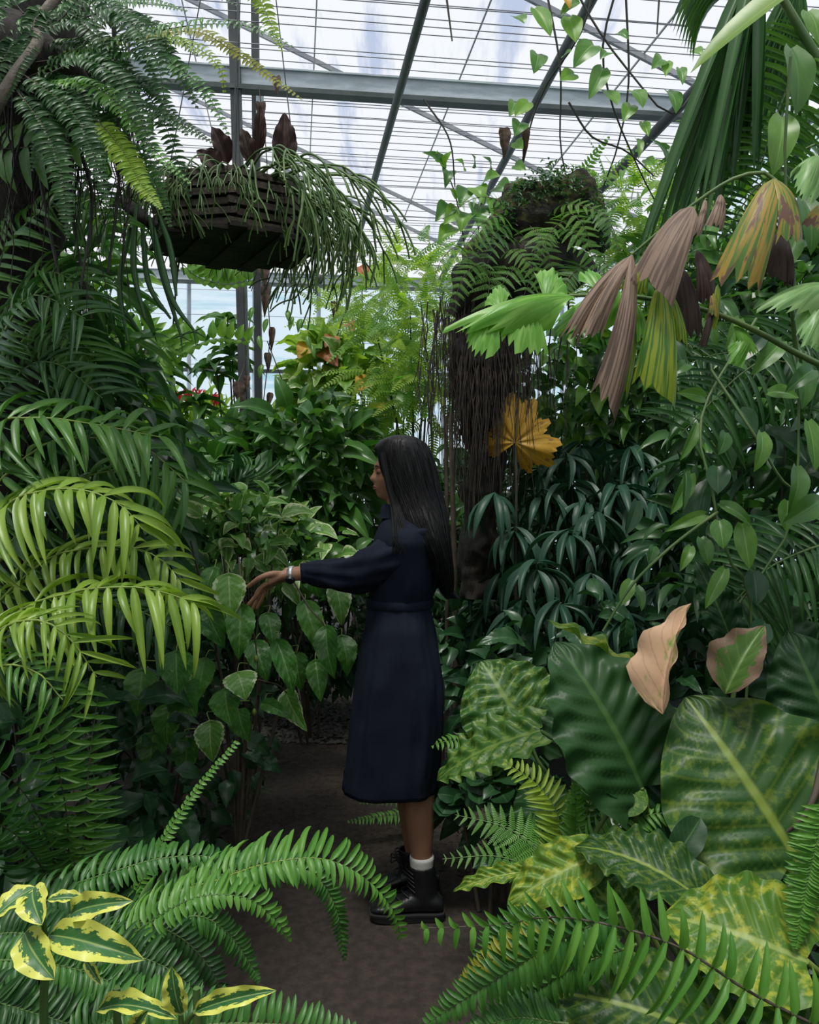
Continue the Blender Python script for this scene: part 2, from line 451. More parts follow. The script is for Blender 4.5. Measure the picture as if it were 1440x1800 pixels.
def leaf_t(prof, nl=10, nw=4, fold=0.12, arch=0.12, wave=0.0, nwave=3, quilt=0.0, nq=7, lobe=0.0, serr=0.0, ns=9, bend=0.0, curl=0.0, seed=0, tip=0.02, asp=0.5):
    rg = random.Random(seed)
    ph = rg.random() * 6.28; ph2 = rg.random() * 6.28
    vv, uv, ff = [], [], []
    for i in range(nl + 1):
        t = i / nl
        w = 0.5 * max(prof(t), tip if i < nl else 0.004)
        if serr: w *= 1 - serr * ((t * ns) % 1.0) * (1 if 0 < t < 1 else 0)
        for j in range(-nw, nw + 1):
            s = j / nw
            x = s * w + bend * math.sin(PI * t)
            y = t - lobe * abs(s) ** 1.5 * (1 - t) ** 4
            z = arch * 4 * t * (1 - t) + fold * abs(s) * w * 1.6 * asp
            z += wave * abs(s) ** 2 * math.sin(2 * PI * nwave * t + (ph if s > 0 else ph2)) * (min(1, 4 * t * (1 - t) + 0.2))
            if quilt:
                q = math.sin(2 * PI * (nq * (t - 0.25 * abs(s)) + 0.25))
                z += quilt * q * math.sin(PI * min(1, abs(s) * 1.05)) * (1 - t) ** 0.3
            z -= curl * abs(s) ** 2.5
            vv.append((x, y, z)); uv.append((0.5 + 0.5 * s, t))
    W = 2 * nw + 1
    for i in range(nl):
        for j in range(W - 1):
            a = i * W + j
            ff.append((a, a + 1, a + W + 1, a + W))
    return np.array(vv), np.array(ff), np.array(uv)

def fish_t(seed=0, ns=9, nl=8, pleat=0.018, arch=0.08, jag=0.5, wexp=.75, rnd=.30):
    """fishtail-palm leaflet: pleated wedge that ends in a ragged edge"""
    rg = random.Random(seed)
    vv, uv, ff = [], [], []
    lens = [1 - rnd * abs(j / ns + .2 * (seed - 1)) ** 1.3 - jag * 0.5 * rg.random() * (1 if j % 2 else .35) for j in range(-ns, ns + 1)]
    skew = rg.uniform(-0.18, 0.18)
    for i in range(nl + 1):
        t = i / nl
        for k, j in enumerate(range(-ns, ns + 1)):
            s = j / ns
            y = t * (lens[k] + skew * s)
            w = 0.5 * (0.05 + 0.95 * t ** wexp)
            z = arch * 4 * t * (1 - t) + pleat * (1 if j % 2 else -1) * min(1, t * 2) - 0.10 * s * s * t
            vv.append((s * w, y, z)); uv.append((0.5 + 0.5 * s, t))
    W = 2 * ns + 1
    for i in range(nl):
        for j in range(W - 1):
            a = i * W + j
            ff.append((a, a + 1, a + W + 1, a + W))
    return np.array(vv), np.array(ff), np.array(uv)

def lobed_t(nlobe=7, seed=0, nr=6, per=8, depth=0.45):
    """palmate leaf with pointed lobes; base at origin, spreading along +Y"""
    rg = random.Random(seed)
    nth = nlobe * per
    lr = [rg.uniform(.72, 1.12) for _ in range(nlobe + 2)]
    vv, uv, ff = [(0, 0, 0)], [(0.5, 0.5)], []
    for i in range(1, nr + 1):
        t = i / nr
        for k in range(nth + 1):
            a = -2.6 + 5.2 * k / nth
            c = abs(((k / per) % 1.0) - 0.5) * 2       # 1 between lobes, 0 at lobe axis
            R = 0.62 * (lr[k // per] + (lr[k // per + 1] - lr[k // per]) * ((k % per) / per)) * (1 - depth * c ** 0.8) * (0.72 + 0.28 * math.cos(a * 0.6)) * (1 + 0.10 * ((k % 2) - 0.5))
            r = R * t
            z = 0.05 * math.cos(2 * PI * k / per) * t - 0.18 * t * t + 0.05 * t * math.sin(3 * a + seed)
            vv.append((r * math.sin(a), r * math.cos(a) + 0.0, z))
            uv.append(((k / per) % 1.0, t))
    W = nth + 1
    for k in range(nth):
        ff.append((0, 1 + k + 1, 1 + k, 1 + k))
    tri = np.array([f[:3] for f in ff])
    q = []
    for i in range(nr - 1):
        for k in range(nth):
            a = 1 + i * W + k
            q.append((a, a + 1, a + W + 1, a + W))
    return np.array(vv), np.array(q), np.array(uv), tri

T = {}
for i in range(3):
    T['ovate%d' % i] = leaf_t(pr_ovate, 10, 3, 0.25, 0.10 + 0.05 * i, 0.02, 2, seed=i)
    T['hib%d' % i] = leaf_t(pr_ovate, 20, 5, 0.18, 0.10 + 0.05 * i, 0.030, 3, quilt=0.026, nq=6, serr=0.12, ns=10, lobe=0.07, seed=i + 7)
    T['lance%d' % i] = leaf_t(pr_lance, 10, 2, 0.5, 0.10 + 0.05 * i, 0.008, 2, seed=i + 3, asp=.2)
    T['heart%d' % i] = leaf_t(pr_heart, 10, 4, 0.20, 0.06 + 0.05 * i, 0.015, 2, lobe=0.05, seed=i + 11)
    T['giant%d' % i] = leaf_t(pr_giant, 48, 14, 0.16, 0.07 + 0.03 * i, 0.05, 4 + i, quilt=0.020, nq=9, lobe=0.13, seed=i + 21)
    T['crinkle%d' % i] = leaf_t(pr_giant, 48, 14, 0.10, 0.08, 0.05, 5 + i, quilt=0.028, nq=7, lobe=0.10, seed=i + 31)
    T['varieg%d' % i] = leaf_t(pr_ell, 22, 6, 0.22, 0.08 + 0.05 * i, 0.04, 3, seed=i + 41)
    T['strap%d' % i] = leaf_t(pr_strap, 9, 1, 0.7, 0.06 + 0.06 * i, 0.0, seed=i + 51, asp=.1)
    T['fish%d' % i] = fish_t(i)
    T['drape%d' % i] = fish_t(i + 5, 4, 10, 0.012, 0.10, 0.35, .5, .05)
    T['curled%d' % i] = leaf_t(pr_ovate, 24, 7, 1.6, 0.10, 0.05, 3, curl=0.0, seed=i + 61, asp=.22, serr=.05, ns=9, quilt=.015, nq=6)
    T['round%d' % i] = leaf_t(pr_round, 12, 4, 0.15, 0.06, 0.02, 2, lobe=0.1, seed=i + 71)
T['pinna0'] = leaf_t(pr_pinna, 7, 1, 0.6, 0.07, 0.006, 3, bend=0.0, seed=81, asp=.2)
T['pinna1'] = leaf_t(pr_pinna, 7, 1, 0.6, 0.12, 0.008, 3, bend=0.15, seed=82, asp=.2)
T['pinna2'] = leaf_t(pr_pinna, 7, 1, 0.6, 0.17, 0.008, 3, bend=-0.15, seed=83, asp=.2)
T['blade0'] = leaf_t(pr_strap, 14, 1, 0.5, 0.22, 0.0, seed=84, asp=.1)
T['tiny0'] = leaf_t(pr_ovate, 3, 1, 0.3, 0.1, seed=85)
T['small0'] = leaf_t(pr_ovate, 5, 1, 0.35, 0.12, seed=86)
T['smalllance0'] = leaf_t(pr_lance, 5, 1, 0.4, 0.16, seed=87, asp=.2)

# bipinnate frond piece: a toothed pinna made of small leaflets (joined: too small to pick apart)
def feather_t(n=14, wid=0.36, lw=0.055):
    vv, ff, uv = [], [], []
    c = 0
    tv, tf, tu = leaf_t(pr_pinna, 3, 1, 0.2, 0.05)
    for i in range(n):
        t = (i + 0.5) / n
        L = wid * 0.5 * (1 - t ** 1.4) ** 0.8 + 0.012
        for sd in (-1, 1):
            m = frame((0, t, 0.04 * math.sin(PI * t)), (sd, 0.45, -0.1), (0, 0, 1), lw, L, L)
            A = np.array(m)
            p = tv @ A[:3, :3].T + A[:3, 3]
            vv.append(p); ff.append(tf + c); uv.append(tu); c += len(p)
    rv, rf, ru = leaf_t(lambda t: 1 - t, 4, 1, 0, 0.04)
    rv = rv.copy(); rv[:, 0] *= 0.02
    vv.append(rv); ff.append(rf + c); uv.append(ru)
    return np.concatenate(vv), np.concatenate(ff), np.concatenate(uv)
T['feather0'] = feather_t()

MESH = {}
def gm(t, mat):
    k = (t, mat)
    if k not in MESH:
        md = MD()
        a = T[t]
        md.add(a[0], a[1], a[2])
        if len(a) > 3:
            md.f.append(np.asarray(a[3], int))
        MESH[k] = md.mesh(t[:-1] + '_' + mat, mat)
    return MESH[k]

def baked(md, t, m, r=0.0):
    a = T[t]
    A = np.array(m)
    md.add(a[0] @ A[:3, :3].T + A[:3, 3], a[1], a[2], r)

RG = random.Random(5)
def rv(rg, s=1.0):
    return V((rg.uniform(-s, s), rg.uniform(-s, s), rg.uniform(-s, s)))

FACE = V((0, -0.8, 0.6))
def hl(root, t, mat, b, tp, wpx, n=None, name='leaf', stem=None, rel=1.0):
    """one leaf between two points given as (pixel x, pixel y, distance)"""
    B, Q = pp(b), pp(tp)
    d = Q - B
    L = d.length
    w = wpx * (b[2] + tp[2]) / 2 / F
    o = place(name, gm(t, mat), frame(B, d, V(n) if n else FACE, w, L, L * rel), root)
    return o

def stem(root, pts, r0, r1, mat='stem_green', name='stem', ns=6, n=14):
    md = MD()
    tube(md, catmull([pp(p) if len(p) == 3 and not isinstance(p, V) else p for p in pts], n), r0, r1, ns)
    return obj(name, md.mesh(name, mat), root)

def wstem(root, pts, r0, r1, mat='stem_green', name='stem', ns=5, n=10):
    md = MD()
    tube(md, catmull(pts, n), r0, r1, ns)
    return obj(name, md.mesh(name, mat), root)

def frond(root, pts, n=30, L=0.1, W=0.02, mat='fern', t='pinna', up=None, ang=0.25, droop=0.25, prof=None, split=True, rmat='stem_green',
          rad=0.003, sides=(1, 1), jit=0.12, seed=0, name='frond', lname='leaflet', start=0.06, grav=0.0, nvar=3, world=False, face=0.0):
    """a pinnate frond along a polyline; leaflets are sub-parts (split) or one joined sub-part"""
    rg = random.Random(seed * 7 + 13)
    w = pts if world else [pp(p) for p in pts]
    c = catmull(w, 60)
    md = MD()
    tube(md, c[::3] + [c[-1]], rad, rad * 0.25, 5)
    rach = obj(name, md.mesh('rachis', rmat), root, loc=c[0])
    up = V(up) if up else V((0, -0.5, 0.85))
    fill = MD()
    for i in range(n):
        t_ = start + (1 - start) * (i + 0.5) / n
        k = min(58, int(t_ * 59)); fr = t_ * 59 - k
        p = c[k].lerp(c[k + 1], fr)
        tg = (c[min(k + 2, 59)] - c[max(k - 1, 0)]).normalized()
        s = tg.cross(up)
        if s.length < 1e-3: s = tg.cross(V((0.2, 1, 0.1)))
        s.normalize()
        nn = s.cross(tg).normalized()
        pl = prof(t_) if prof else (min(1, 0.45 + t_ * 2.4) * (1 - t_ ** 2.2) ** 0.75 + 0.06)
        for sd in (-1, 1):
            q = sides[0] if sd < 0 else sides[1]
            if q <= 0: continue
            l = L * pl * q * rg.uniform(1 - jit, 1 + jit)
            a = ang + rg.uniform(-jit, jit)
            d = s * sd * math.cos(a) + tg * math.sin(a) - nn * (droop + rg.uniform(-jit, jit)) + V((0, 0, -grav))
            zz = nn + s * sd * droop + rv(rg, jit) + V((0, -face, 0))
            wd = W * (0.55 + 0.45 * min(1, pl)) if t != 'feather' else l * .95
            m = frame(p, d, zz, wd, l, l)
            v = t + str(rg.randrange(nvar)) if (t + '1') in T else t + '0'
            if split: place(lname, gm(v, mat), m, rach)
            else: baked(fill, v, m, rg.random())
    if not split:
        o = obj('leaflets', fill.mesh('leaflets', mat), rach)
        o['kind'] = 'stuff'
    return rach

def bush(name, label, cat, c, rad, leaves, mat, size, nparts=60, nfill=300, droop=0.3, aspect=0.45, seed=1, fillmat=None, base=None,
         nstem=7, stem_mat='stem_brown', up=0.55, fillscale=0.75, group=None, filltemp='small', shell=0.55, facecam=0.35, root=None):
    """leafy shrub: outer leaves are parts, the dense inside is joined"""
    rg = random.Random(seed * 101 + 3)
    c = V(c)
    base = V(base) if base is not None else V((c.x, c.y, 0.0))
    root = root or empty(name, base, label, cat, group)
    for i in range(nstem):
        a = rg.uniform(0, 2 * PI)
        e = c + V((math.cos(a) * rad[0] * rg.uniform(.2, .8), math.sin(a) * rad[1] * rg.uniform(.2, .8), rad[2] * rg.uniform(-.2, .75)))
        b = base + V((math.cos(a) * 0.06, math.sin(a) * 0.06, 0))
        wstem(root, [b, b.lerp(e, .5) + V((rg.uniform(-.05, .05), rg.uniform(-.05, .05), .08)), e], 0.010, 0.003, stem_mat, 'branch')
    def spot(lo):
        while True:
            q = rv(rg)
            if lo < q.length < 1: return q
    for i in range(nparts):
        q = spot(shell)
        if q.y > 0.25: q.y = -q.y
        p = c + V((q.x * rad[0], q.y * rad[1], q.z * rad[2]))
        s = size * rg.uniform(0.7, 1.25)
        d = V((q.x, q.y, q.z * 0.4)) * 0.8 + rv(rg, 0.6) + V((0, 0, -droop))
        nz = V((q.x * 0.3, q.y * 0.3 - facecam, up)) + rv(rg, 0.35)
        tt = rg.choice(leaves)
        place('leaf', gm(tt, mat if isinstance(mat, str) else rg.choice(mat)), frame(p, d, nz, s * aspect * rg.uniform(.85, 1.15), s, s), root)
    if nfill:
        md = MD()
        for i in range(nfill):
            q = spot(0.0)
            p = c + V((q.x * rad[0], q.y * rad[1], q.z * rad[2])) * 1.0
            s = size * fillscale * rg.uniform(0.6, 1.2)
            d = q * 0.7 + rv(rg, 0.8) + V((0, 0, -droop))
            nz = V((0, -0.2, up)) + rv(rg, 0.5)
            baked(md, filltemp + '0', frame(p, d, nz, s * aspect, s, s), rg.random())
        o = obj('foliage', md.mesh('foliage', fillmat or (mat if isinstance(mat, str) else mat[0])), root)
        o['kind'] = 'stuff'
    return root

def whorl(root, p, n, L, W, mat, rg, t='lance', droop=0.7, axis=V((0, 0, 1)), md=None):
    """rosette of drooping leaves round a shoot tip"""
    a0 = rg.uniform(0, 6.28)
    for k in range(n):
        a = a0 + 2 * PI * k / n + rg.uniform(-.25, .25)
        d = V((math.cos(a), math.sin(a), -droop * rg.uniform(.5, 1.4)))
        s = L * rg.uniform(.75, 1.15)
        m = frame(p + V((0, 0, rg.uniform(-.03, .02))), d, V((0, 0, 1)) + rv(rg, .25), W * rg.uniform(.85, 1.15), s, s)
        if md is None: place('leaf', gm(t + str(rg.randrange(3)), mat), m, root)
        else: baked(md, 'smalllance0', m, rg.random())

# ------------------------------------------------------------------ the greenhouse
GU = V((-0.137, 0.9906, 0)); GV = V((0.9906, 0.137, 0))     # along and across the house
def G(u, v, z): return GU * u + GV * v + V((0, 0, z))
ZB = 4.0; TS = 0.42
RIDGE = -2.6
def roof_z(v): return 6.18 - TS * v if v > RIDGE else 6.18 - TS * RIDGE + TS * (v - RIDGE)
UBACK = 12.05

# floor
md = MD()
g = 24
pts = []
for i in range(g + 1):
    for j in range(g + 1):
        x = -9 + 18 * i / g; y = -6 + 20 * j / g
        pts.append((x, y, -0.02 + 0.015 * math.sin(3 * x) * math.cos(2.3 * y)))
fc = [(i * (g + 1) + j, (i + 1) * (g + 1) + j, (i + 1) * (g + 1) + j + 1, i * (g + 1) + j + 1) for i in range(g) for j in range(g)]
md.add(pts, fc, [(0, 0)] * len(pts))
tag(obj('floor', md.mesh('floor', 'soil')), 'dark bare soil of the planting beds beside the path', 'floor', kind='structure')

# path: a winding slab of trodden brown earth
md = MD()
cl = [(-0.15, -4, .75), (-0.12, 0, .75), (-0.10, 2.0, .72), (-0.2, 3.0, .62), (-0.32, 3.8, .58), (-0.48, 4.6, .62), (-0.62, 5.2, .8), (-0.8, 5.35, .9)]
rows = []
cc = catmull([V((a, b, 0)) for a, b, _ in cl], 40)
for i, p in enumerate(cc):
    t = i / 39 * (len(cl) - 1); k = min(int(t), len(cl) - 2); w = cl[k][2] + (cl[k + 1][2] - cl[k][2]) * (t - k)
    for j in range(-6, 7):
        s = j / 6
        edge = 0.04 * math.sin(7 * p.y + 3 * s) * abs(s)
        rows.append((p.x + s * (w + edge), p.y, 0.0 - 0.02 * abs(s) ** 6 + 0.002 * math.sin(17 * p.y + 9 * s)))
fc = [(i * 13 + j, i * 13 + j + 1, (i + 1) * 13 + j + 1, (i + 1) * 13 + j) for i in range(39) for j in range(12)]
md.add(rows, fc, [(0, 0)] * len(rows))
tag(obj('floor_path', md.mesh('path', 'path')), 'trodden dark brown earth path running past the woman', 'path', kind='structure')

# gravel at the far end of the path and litter on it
rg = random.Random(3)
def pebbles(name, label, cat, n, xr, yr, s0, s1, mat, flat=0.6):
    md = MD()
    base = [(0, 0, 1), (1, 0, 0), (0, 1, 0), (-1, 0, 0), (0, -1, 0), (0, 0, -1)]
    fs = [(0, 1, 2), (0, 2, 3), (0, 3, 4), (0, 4, 1), (5, 2, 1), (5, 3, 2), (5, 4, 3), (5, 1, 4)]
    for i in range(n):
        x = rg.uniform(*xr); y = rg.uniform(*yr); s = rg.uniform(s0, s1)
        a = rg.uniform(0, 6.28)
        vv = []
        for b in base:
            q = V(b) * s * rg.uniform(.7, 1.3); q.z *= flat
            vv.append((x + q.x * math.cos(a) - q.y * math.sin(a), y + q.x * math.sin(a) + q.y * math.cos(a), s * flat * 0.6 + q.z))
        md.add(vv, fs, [(0, 0)] * 6, rg.random())
    o = obj(name, md.mesh(name, mat, False))
    return tag(o, label, cat, kind='stuff')
pebbles('gravel', 'grey brown gravel strip at the far end of the path', 'gravel', 3200, (-1.5, 0.3), (4.85, 5.75), 0.008, 0.022, 'pebble')
pebbles('bark_litter', 'fine brown bark litter scattered over the path', 'litter', 2600, (-0.95, 0.65), (3.2, 4.8), 0.003, 0.009, 'path', 0.35)

# roof: rafters and glass panes
ceil = empty('ceiling', G(5, 0, 4.5), 'sloping greenhouse roof of milky glass panes on thin rafters', 'ceiling', kind='structure')
RU = [1.33, 3.85, 6.37, 8.9, 11.4]
def struct(name, md, mat, parent=None, smooth=False):
    return obj(name, md.mesh(name, mat, smooth), parent)
for u in RU + [-1.2, 12.4]:
    for a, b in ((RIDGE, 4.0), (RIDGE, -7.0)):
        struct('rafter', bar_md(G(u, a, roof_z(a)), G(u, b, roof_z(b)), 0.032, 0.045), 'rafter', ceil)
US = [-1.2, 1.33, 3.85, 6.37, 8.9, 11.4, 12.4]
def pane(a, b, c, d, mat, parent, name='pane'):
    ctr = (a + b + c + d) / 4
    md = MD(); md.add([tuple(x) for x in (a, b, c, d)], [(0, 1, 2, 3)], [(0, 0), (1, 0), (1, 1), (0, 1)])
    o = obj(name, md.mesh(name, mat, False), parent)
    return o
for u0, u1 in zip(US, US[1:]):
    for v0, v1 in ((4.0, 2.8), (2.8, 1.6), (1.6, 0.2), (0.2, -1.2), (-1.2, RIDGE), (RIDGE, -4.0), (-4.0, -5.5), (-5.5, -7.0)):
        dz = 0.03
        pane(G(u0 + .01, v0, roof_z(v0) + dz), G(u0 + .01, v1, roof_z(v1) + dz), G(u1 - .01, v1, roof_z(v1) + dz), G(u1 - .01, v0, roof_z(v0) + dz), 'roof_glass', ceil)
for v in (2.8, 1.6, 0.2, -1.2, -4.0, -5.5):
    struct('glazing_bar', bar_md(G(-1.2, v, roof_z(v) + .03), G(12.4, v, roof_z(v) + .03), 0.012, 0.014), 'rafter', ceil)

# walls of glass
def glass_wall(name, label, pts_, zs, nm, parent_kind='structure', mat='wall_glass'):
    a, b = pts_
    w = empty(name, V((a.x, a.y, 0)), label, 'wall', kind=parent_kind)
    for i in range(nm + 1):
        p = a.lerp(b, i / nm)
        struct('mullion', bar_md(V((p.x, p.y, 0)), V((p.x, p.y, zs[-1])), 0.045, 0.045), 'mullion', w)
    for z in zs:
        struct('rail', bar_md(V((a.x, a.y, z)), V((b.x, b.y, z)), 0.05, 0.05), 'steel', w)
    for i in range(nm):
        p, q = a.lerp(b, i / nm), a.lerp(b, (i + 1) / nm)
        for z0, z1 in zip(zs, zs[1:]):
            pane(V((p.x, p.y, z0)), V((q.x, q.y, z0)), V((q.x, q.y, z1)), V((p.x, p.y, z1)), mat, w)
    return w
glass_wall('wall_back', 'glass rear wall with pale blue panes behind the steel column', (G(UBACK, -7, 0), G(UBACK, 4.0, 0)), (0.1, 1.7, 3.2, 4.5), 12)
glass_wall('wall_left', 'glass side wall behind the dense plants on the left', (G(-1.0, -7, 0), G(UBACK, -7, 0)), (0.1, 1.7, 3.2, 4.5), 6)
glass_wall('wall_right', 'glass side wall behind the dense plants on the right', (G(-1.0, 4.0, 0), G(UBACK, 4.0, 0)), (0.1, 1.7, 3.2, 4.4), 6)

# beams, column, pipes
def thing_bar(name, label, cat, a, b, w, h, mat, group=None):
    a, b = V(a), V(b)
    o = obj(name, bar_md(a, b, w, h).mesh(name, mat, False), loc=(a + b) / 2)
    return tag(o, label, cat, group)
def gutter(name, label, u, z, v0, v1):
    r = empty(name, G(u, 0, z), label, 'beam')
    struct('web', bar_md(G(u, v0, z), G(u, v1, z), 0.03, 0.15), 'steel_pale', r)
    struct('lower_flange', bar_md(G(u - .03, v0, z - .085), G(u - .03, v1, z - .085), 0.10, 0.035), 'steel', r)
    struct('upper_flange', bar_md(G(u, v0, z + .08), G(u, v1, z + .08), 0.08, 0.012), 'steel_pale', r)
    return r
gutter('roof_beam', 'broad pale steel beam crossing overhead in front of the column', 6.15, 4.5, -6.9, 3.9)
gutter('roof_beam', 'farther steel beam along the top of the rear glass wall', 11.93, 4.5, -6.9, 3.9)

col = empty('steel_column', V((P(436, 860, 6.0).x, 6.0, 0)), 'dark green grey steel column rising behind the hanging basket', 'column')
cb = wloc(col)
struct('shaft', bar_md(cb + V((.05, 0, 0)), cb + V((-0.11, 0, 5.6)), 0.048, 0.050), 'steel', col)
struct('flange', bar_md(cb + V((0.030, -.03, 0)), cb + V((-0.130, -.03, 5.6)), 0.008, 0.055), 'steel_dark', col)
b2 = V((P(459, 860, 6.35).x, 6.35, 0))
pl = empty('pulley_rod', b2, 'dark rod with a pulley running beside the steel column', 'rod')
struct('rod', bar_md(b2, b2 + V((-.05, 0, 5.6)), 0.045, 0.055), 'steel_dark', pl)
md = MD(); tube(md, [b2 + V((0, -.045, 4.3)), b2 + V((0, -.045, 4.62))], 0.03, 0.03, 10); struct('sleeve', md, 'steel_pale', pl)
md = MD(); tube(md, [b2 + V((-.01, -.06, 4.2)), b2 + V((.01, -.06, 4.2))], 0.05, 0.05, 12); struct('pulley_wheel', md, 'steel_dark', pl)

def pipe(name, label, a, b, r, mat='steel'):
    a, b = pp(a), pp(b)
    md = MD(); tube(md, [a, a.lerp(b, .5), b], r, r, 10)
    o = obj(name, md.mesh(name, mat), loc=(a + b) / 2)
    return tag(o, label, 'pipe')
pipe('overhead_pipe', 'long green grey pipe slanting down the middle of the roof', (765, -60, 3.78), (588, 565, 11.6), 0.026)
pipe('overhead_pipe', 'green grey pipe with climbing vine right of centre', (1075, -65, 4.5), (770, 500, 10.6), 0.032)
pipe('overhead_pipe', 'thick dark pipe wrapped in vine on the right', (1320, 55, 4.8), (1040, 350, 7.5), 0.040, 'steel_dark')

# screen wires across the house
scr = empty('shade_wires', G(5, 0, 4.66), 'rows of thin grey wires strung across below the glass roof', 'wires')
md = MD(); tube(md, [V((-7, 0, 0)), V((3.9, 0, 0))], 0.0038, 0.0038, 5, cap=False)
wm = md.mesh('wire', 'wire')
rg = random.Random(8)
u = 3.6
k = 0
rz = Matrix.Rotation(math.atan2(GV.y, GV.x), 4, 'Z')
while u < 11.7:
    for du in ((0, 0.06) if k % 3 else (0, 0.055, 0.14)):
        o = place('wire', wm, Matrix.Translation(G(u + du, 0, 4.68 + rg.uniform(-.03, .03))) @ rz @ Matrix.Rotation(rg.uniform(-.004, .004), 4, 'Y'), scr)
    u += rg.uniform(0.22, 0.34); k += 1
for i in range(4):
    place('wire', wm, Matrix.Translation(G(11.85, 0, 4.3 - .35 * i)) @ rz, scr)
# lamp bulb fitting on a cable along the far beam
lb = empty('cable_lamp', P(561, 492, 11.5), 'small black round lamp on a cable along the far beam', 'lamp')
md = MD(); tube(md, [P(561, 484, 11.5), P(561, 486, 11.5), P(561, 492, 11.5), P(561, 497, 11.5), P(561, 500, 11.5)], .05, .05, 10, rad=lambda t: .02 + .038 * math.sin(PI * (0.1 + .8 * t))); struct('bulb', md, 'plastic_black', lb, True)
md = MD(); tube(md, catmull([P(480, 489, 11.5), P(561, 488, 11.48), P(660, 500, 11.5)], 10), .006, .006, 5); struct('cable', md, 'plastic_black', lb)

# ------------------------------------------------------------------ the woman (profile, facing left)
PY = 2.95
person = empty('person', V((0.0, PY, 0)), 'woman with long black hair in a navy midi dress and black boots', 'person')

def loft(md, rings, ns=24, cap=True, r=0.0):
    """rings: list of functions/point lists of ns points"""
    vv = [tuple(p) for ring in rings for p in ring]
    n = len(rings)
    uv = [(k / ns, i / max(1, n - 1)) for i in range(n) for k in range(ns)]
    f = []
    for i in range(n - 1):
        for k in range(ns):
            k2 = (k + 1) % ns
            f.append((i * ns + k, i * ns + k2, (i + 1) * ns + k2, (i + 1) * ns + k))
    md.add(vv, f, uv, r)
    if cap:
        for e in (0, n - 1):
            ring = [V(p) for p in rings[e]]
            c = sum(ring, V((0, 0, 0))) / ns
            w = [tuple(c)] + [tuple(p) for p in ring]
            md.add(w, [(0, (k + 1) % ns + 1, k + 1) if e == 0 else (0, k + 1, (k + 1) % ns + 1) for k in range(ns)], [(0, 0)] * len(w), r)

def ell(c, rx, ry, ns=24, fn=None):
    out = []
    for k in range(ns):
        a = 2 * PI * k / ns
        q = fn(a) if fn else 1.0
        out.append(V(c) + V((rx * math.cos(a) * q, ry * math.sin(a) * q, 0)))
    return out

def zx(px, py, y=PY):
    p = P(px, py, y); return p.x, p.z

# --- body: overlapping volumes fused by a voxel remesh into one surface
bm_ = MD()
# torso
rings = []
for (px0, px1, py, ry) in ((690, 738, 893, .05), (684, 748, 905, .075), (670, 762, 925, .165), (662, 766, 950, .175), (664, 764, 1000, .15), (664, 748, 1055, .125), (655, 764, 1110, .16), (655, 770, 1160, .17), (668, 765, 1210, .16)):
    a, z = zx(px0, py); b, _ = zx(px1, py)
    rings.append(ell(((a + b) / 2, PY, z), (b - a) / 2 * .92, ry * .92))
loft(bm_, rings)
# neck
a, z0 = zx(705, 905); b, z1 = zx(704, 850)
tube(bm_, [V((a + .005, PY, z0 - .03)), V((b, PY, z1))], .052, .05, 16)
# head: displaced ellipsoid
hc = V((zx(703, 829)[0], PY, zx(703, 829)[1]))
HX, HYY, HZ = 0.094, 0.073, 0.114
vv, ff, uv = [], [], []
NU, NV_ = 60, 44
def gauss(x, s): return math.exp(-(x / s) ** 2)
for i in range(NV_ + 1):
    th = PI * i / NV_
    for j in range(NU):
        ph = 2 * PI * j / NU
        x = math.sin(th) * math.cos(ph); y = math.sin(th) * math.sin(ph); z = math.cos(th)
        p = V((x * HX, y * HYY, z * HZ))
        if x < 0:                       # the face
            f_ = max(0, -x)
            yy = p.y; zz = p.z
            dx = 0.0
            p.x *= 0.93
            if zz < -.03: p.y *= 1 - 0.32 * min(1, (-.03 - zz) / .07)    # jaw narrows
            dx -= 0.017 * gauss(yy, .014) * gauss(zz + .027, .013)          # nose tip
            dx -= 0.008 * gauss(yy, .011) * gauss(zz + .010, .020)          # nose bridge
            dx += 0.009 * (gauss(yy - .031, .016) + gauss(yy + .031, .016)) * gauss(zz + .002, .013)   # eye sockets
            dx -= 0.005 * gauss(yy, .05) * gauss(zz - .020, .012)           # brow
            dx -= 0.009 * gauss(yy, .020) * gauss(zz + .058, .013)          # mouth
            dx -= 0.016 * gauss(yy, .024) * gauss(zz + .092, .016)          # chin
            dx -= 0.012 * gauss(yy, .045) * gauss(zz + .075, .04)
            p.x += dx * min(1, f_ * 2.5)
        else:
            if zz_ := (p.z < -.05): p.x *= .8
        vv.append(tuple(hc + p)); uv.append((0, 0))
for i in range(NV_):
    for j in range(NU):
        j2 = (j + 1) % NU
        ff.append((i * NU + j, (i + 1) * NU + j, (i + 1) * NU + j2, i * NU + j2))
bm_.add(vv, ff, uv)
# ears
for sd in (-1, 1):
    tube(bm_, [hc + V((.012, sd * .070, .012)), hc + V((.016, sd * .080, -.004)), hc + V((.006, sd * .074, -.03))], .012, .009, 8)
# legs
def leg(hip, knee, ank, r):
    c = catmull([hip, knee, knee.lerp(ank, .35) + V((.012, 0, 0)), ank, ank + V((0, 0, -.08))], 22)
    tube(bm_, c, .08, .04, 18, rad=lambda t: (.078 - .05 * t * 1.2) if t < .42 else (.050 + .009 * math.sin(PI * (t - .42) / .3) if t < .72 else .050 - .085 * (t - .72)))
YN, YF = 2.885, 3.065
kn = P(722, 1330, YN); an = P(741, 1505, YN)
leg(V((.0, YN, .86)), kn, an, 1)
kf = P(708, 1330, YF); af = P(728, 1490, YF)
leg(V((-.01, YF - .02, .86)), kf, af, 1)
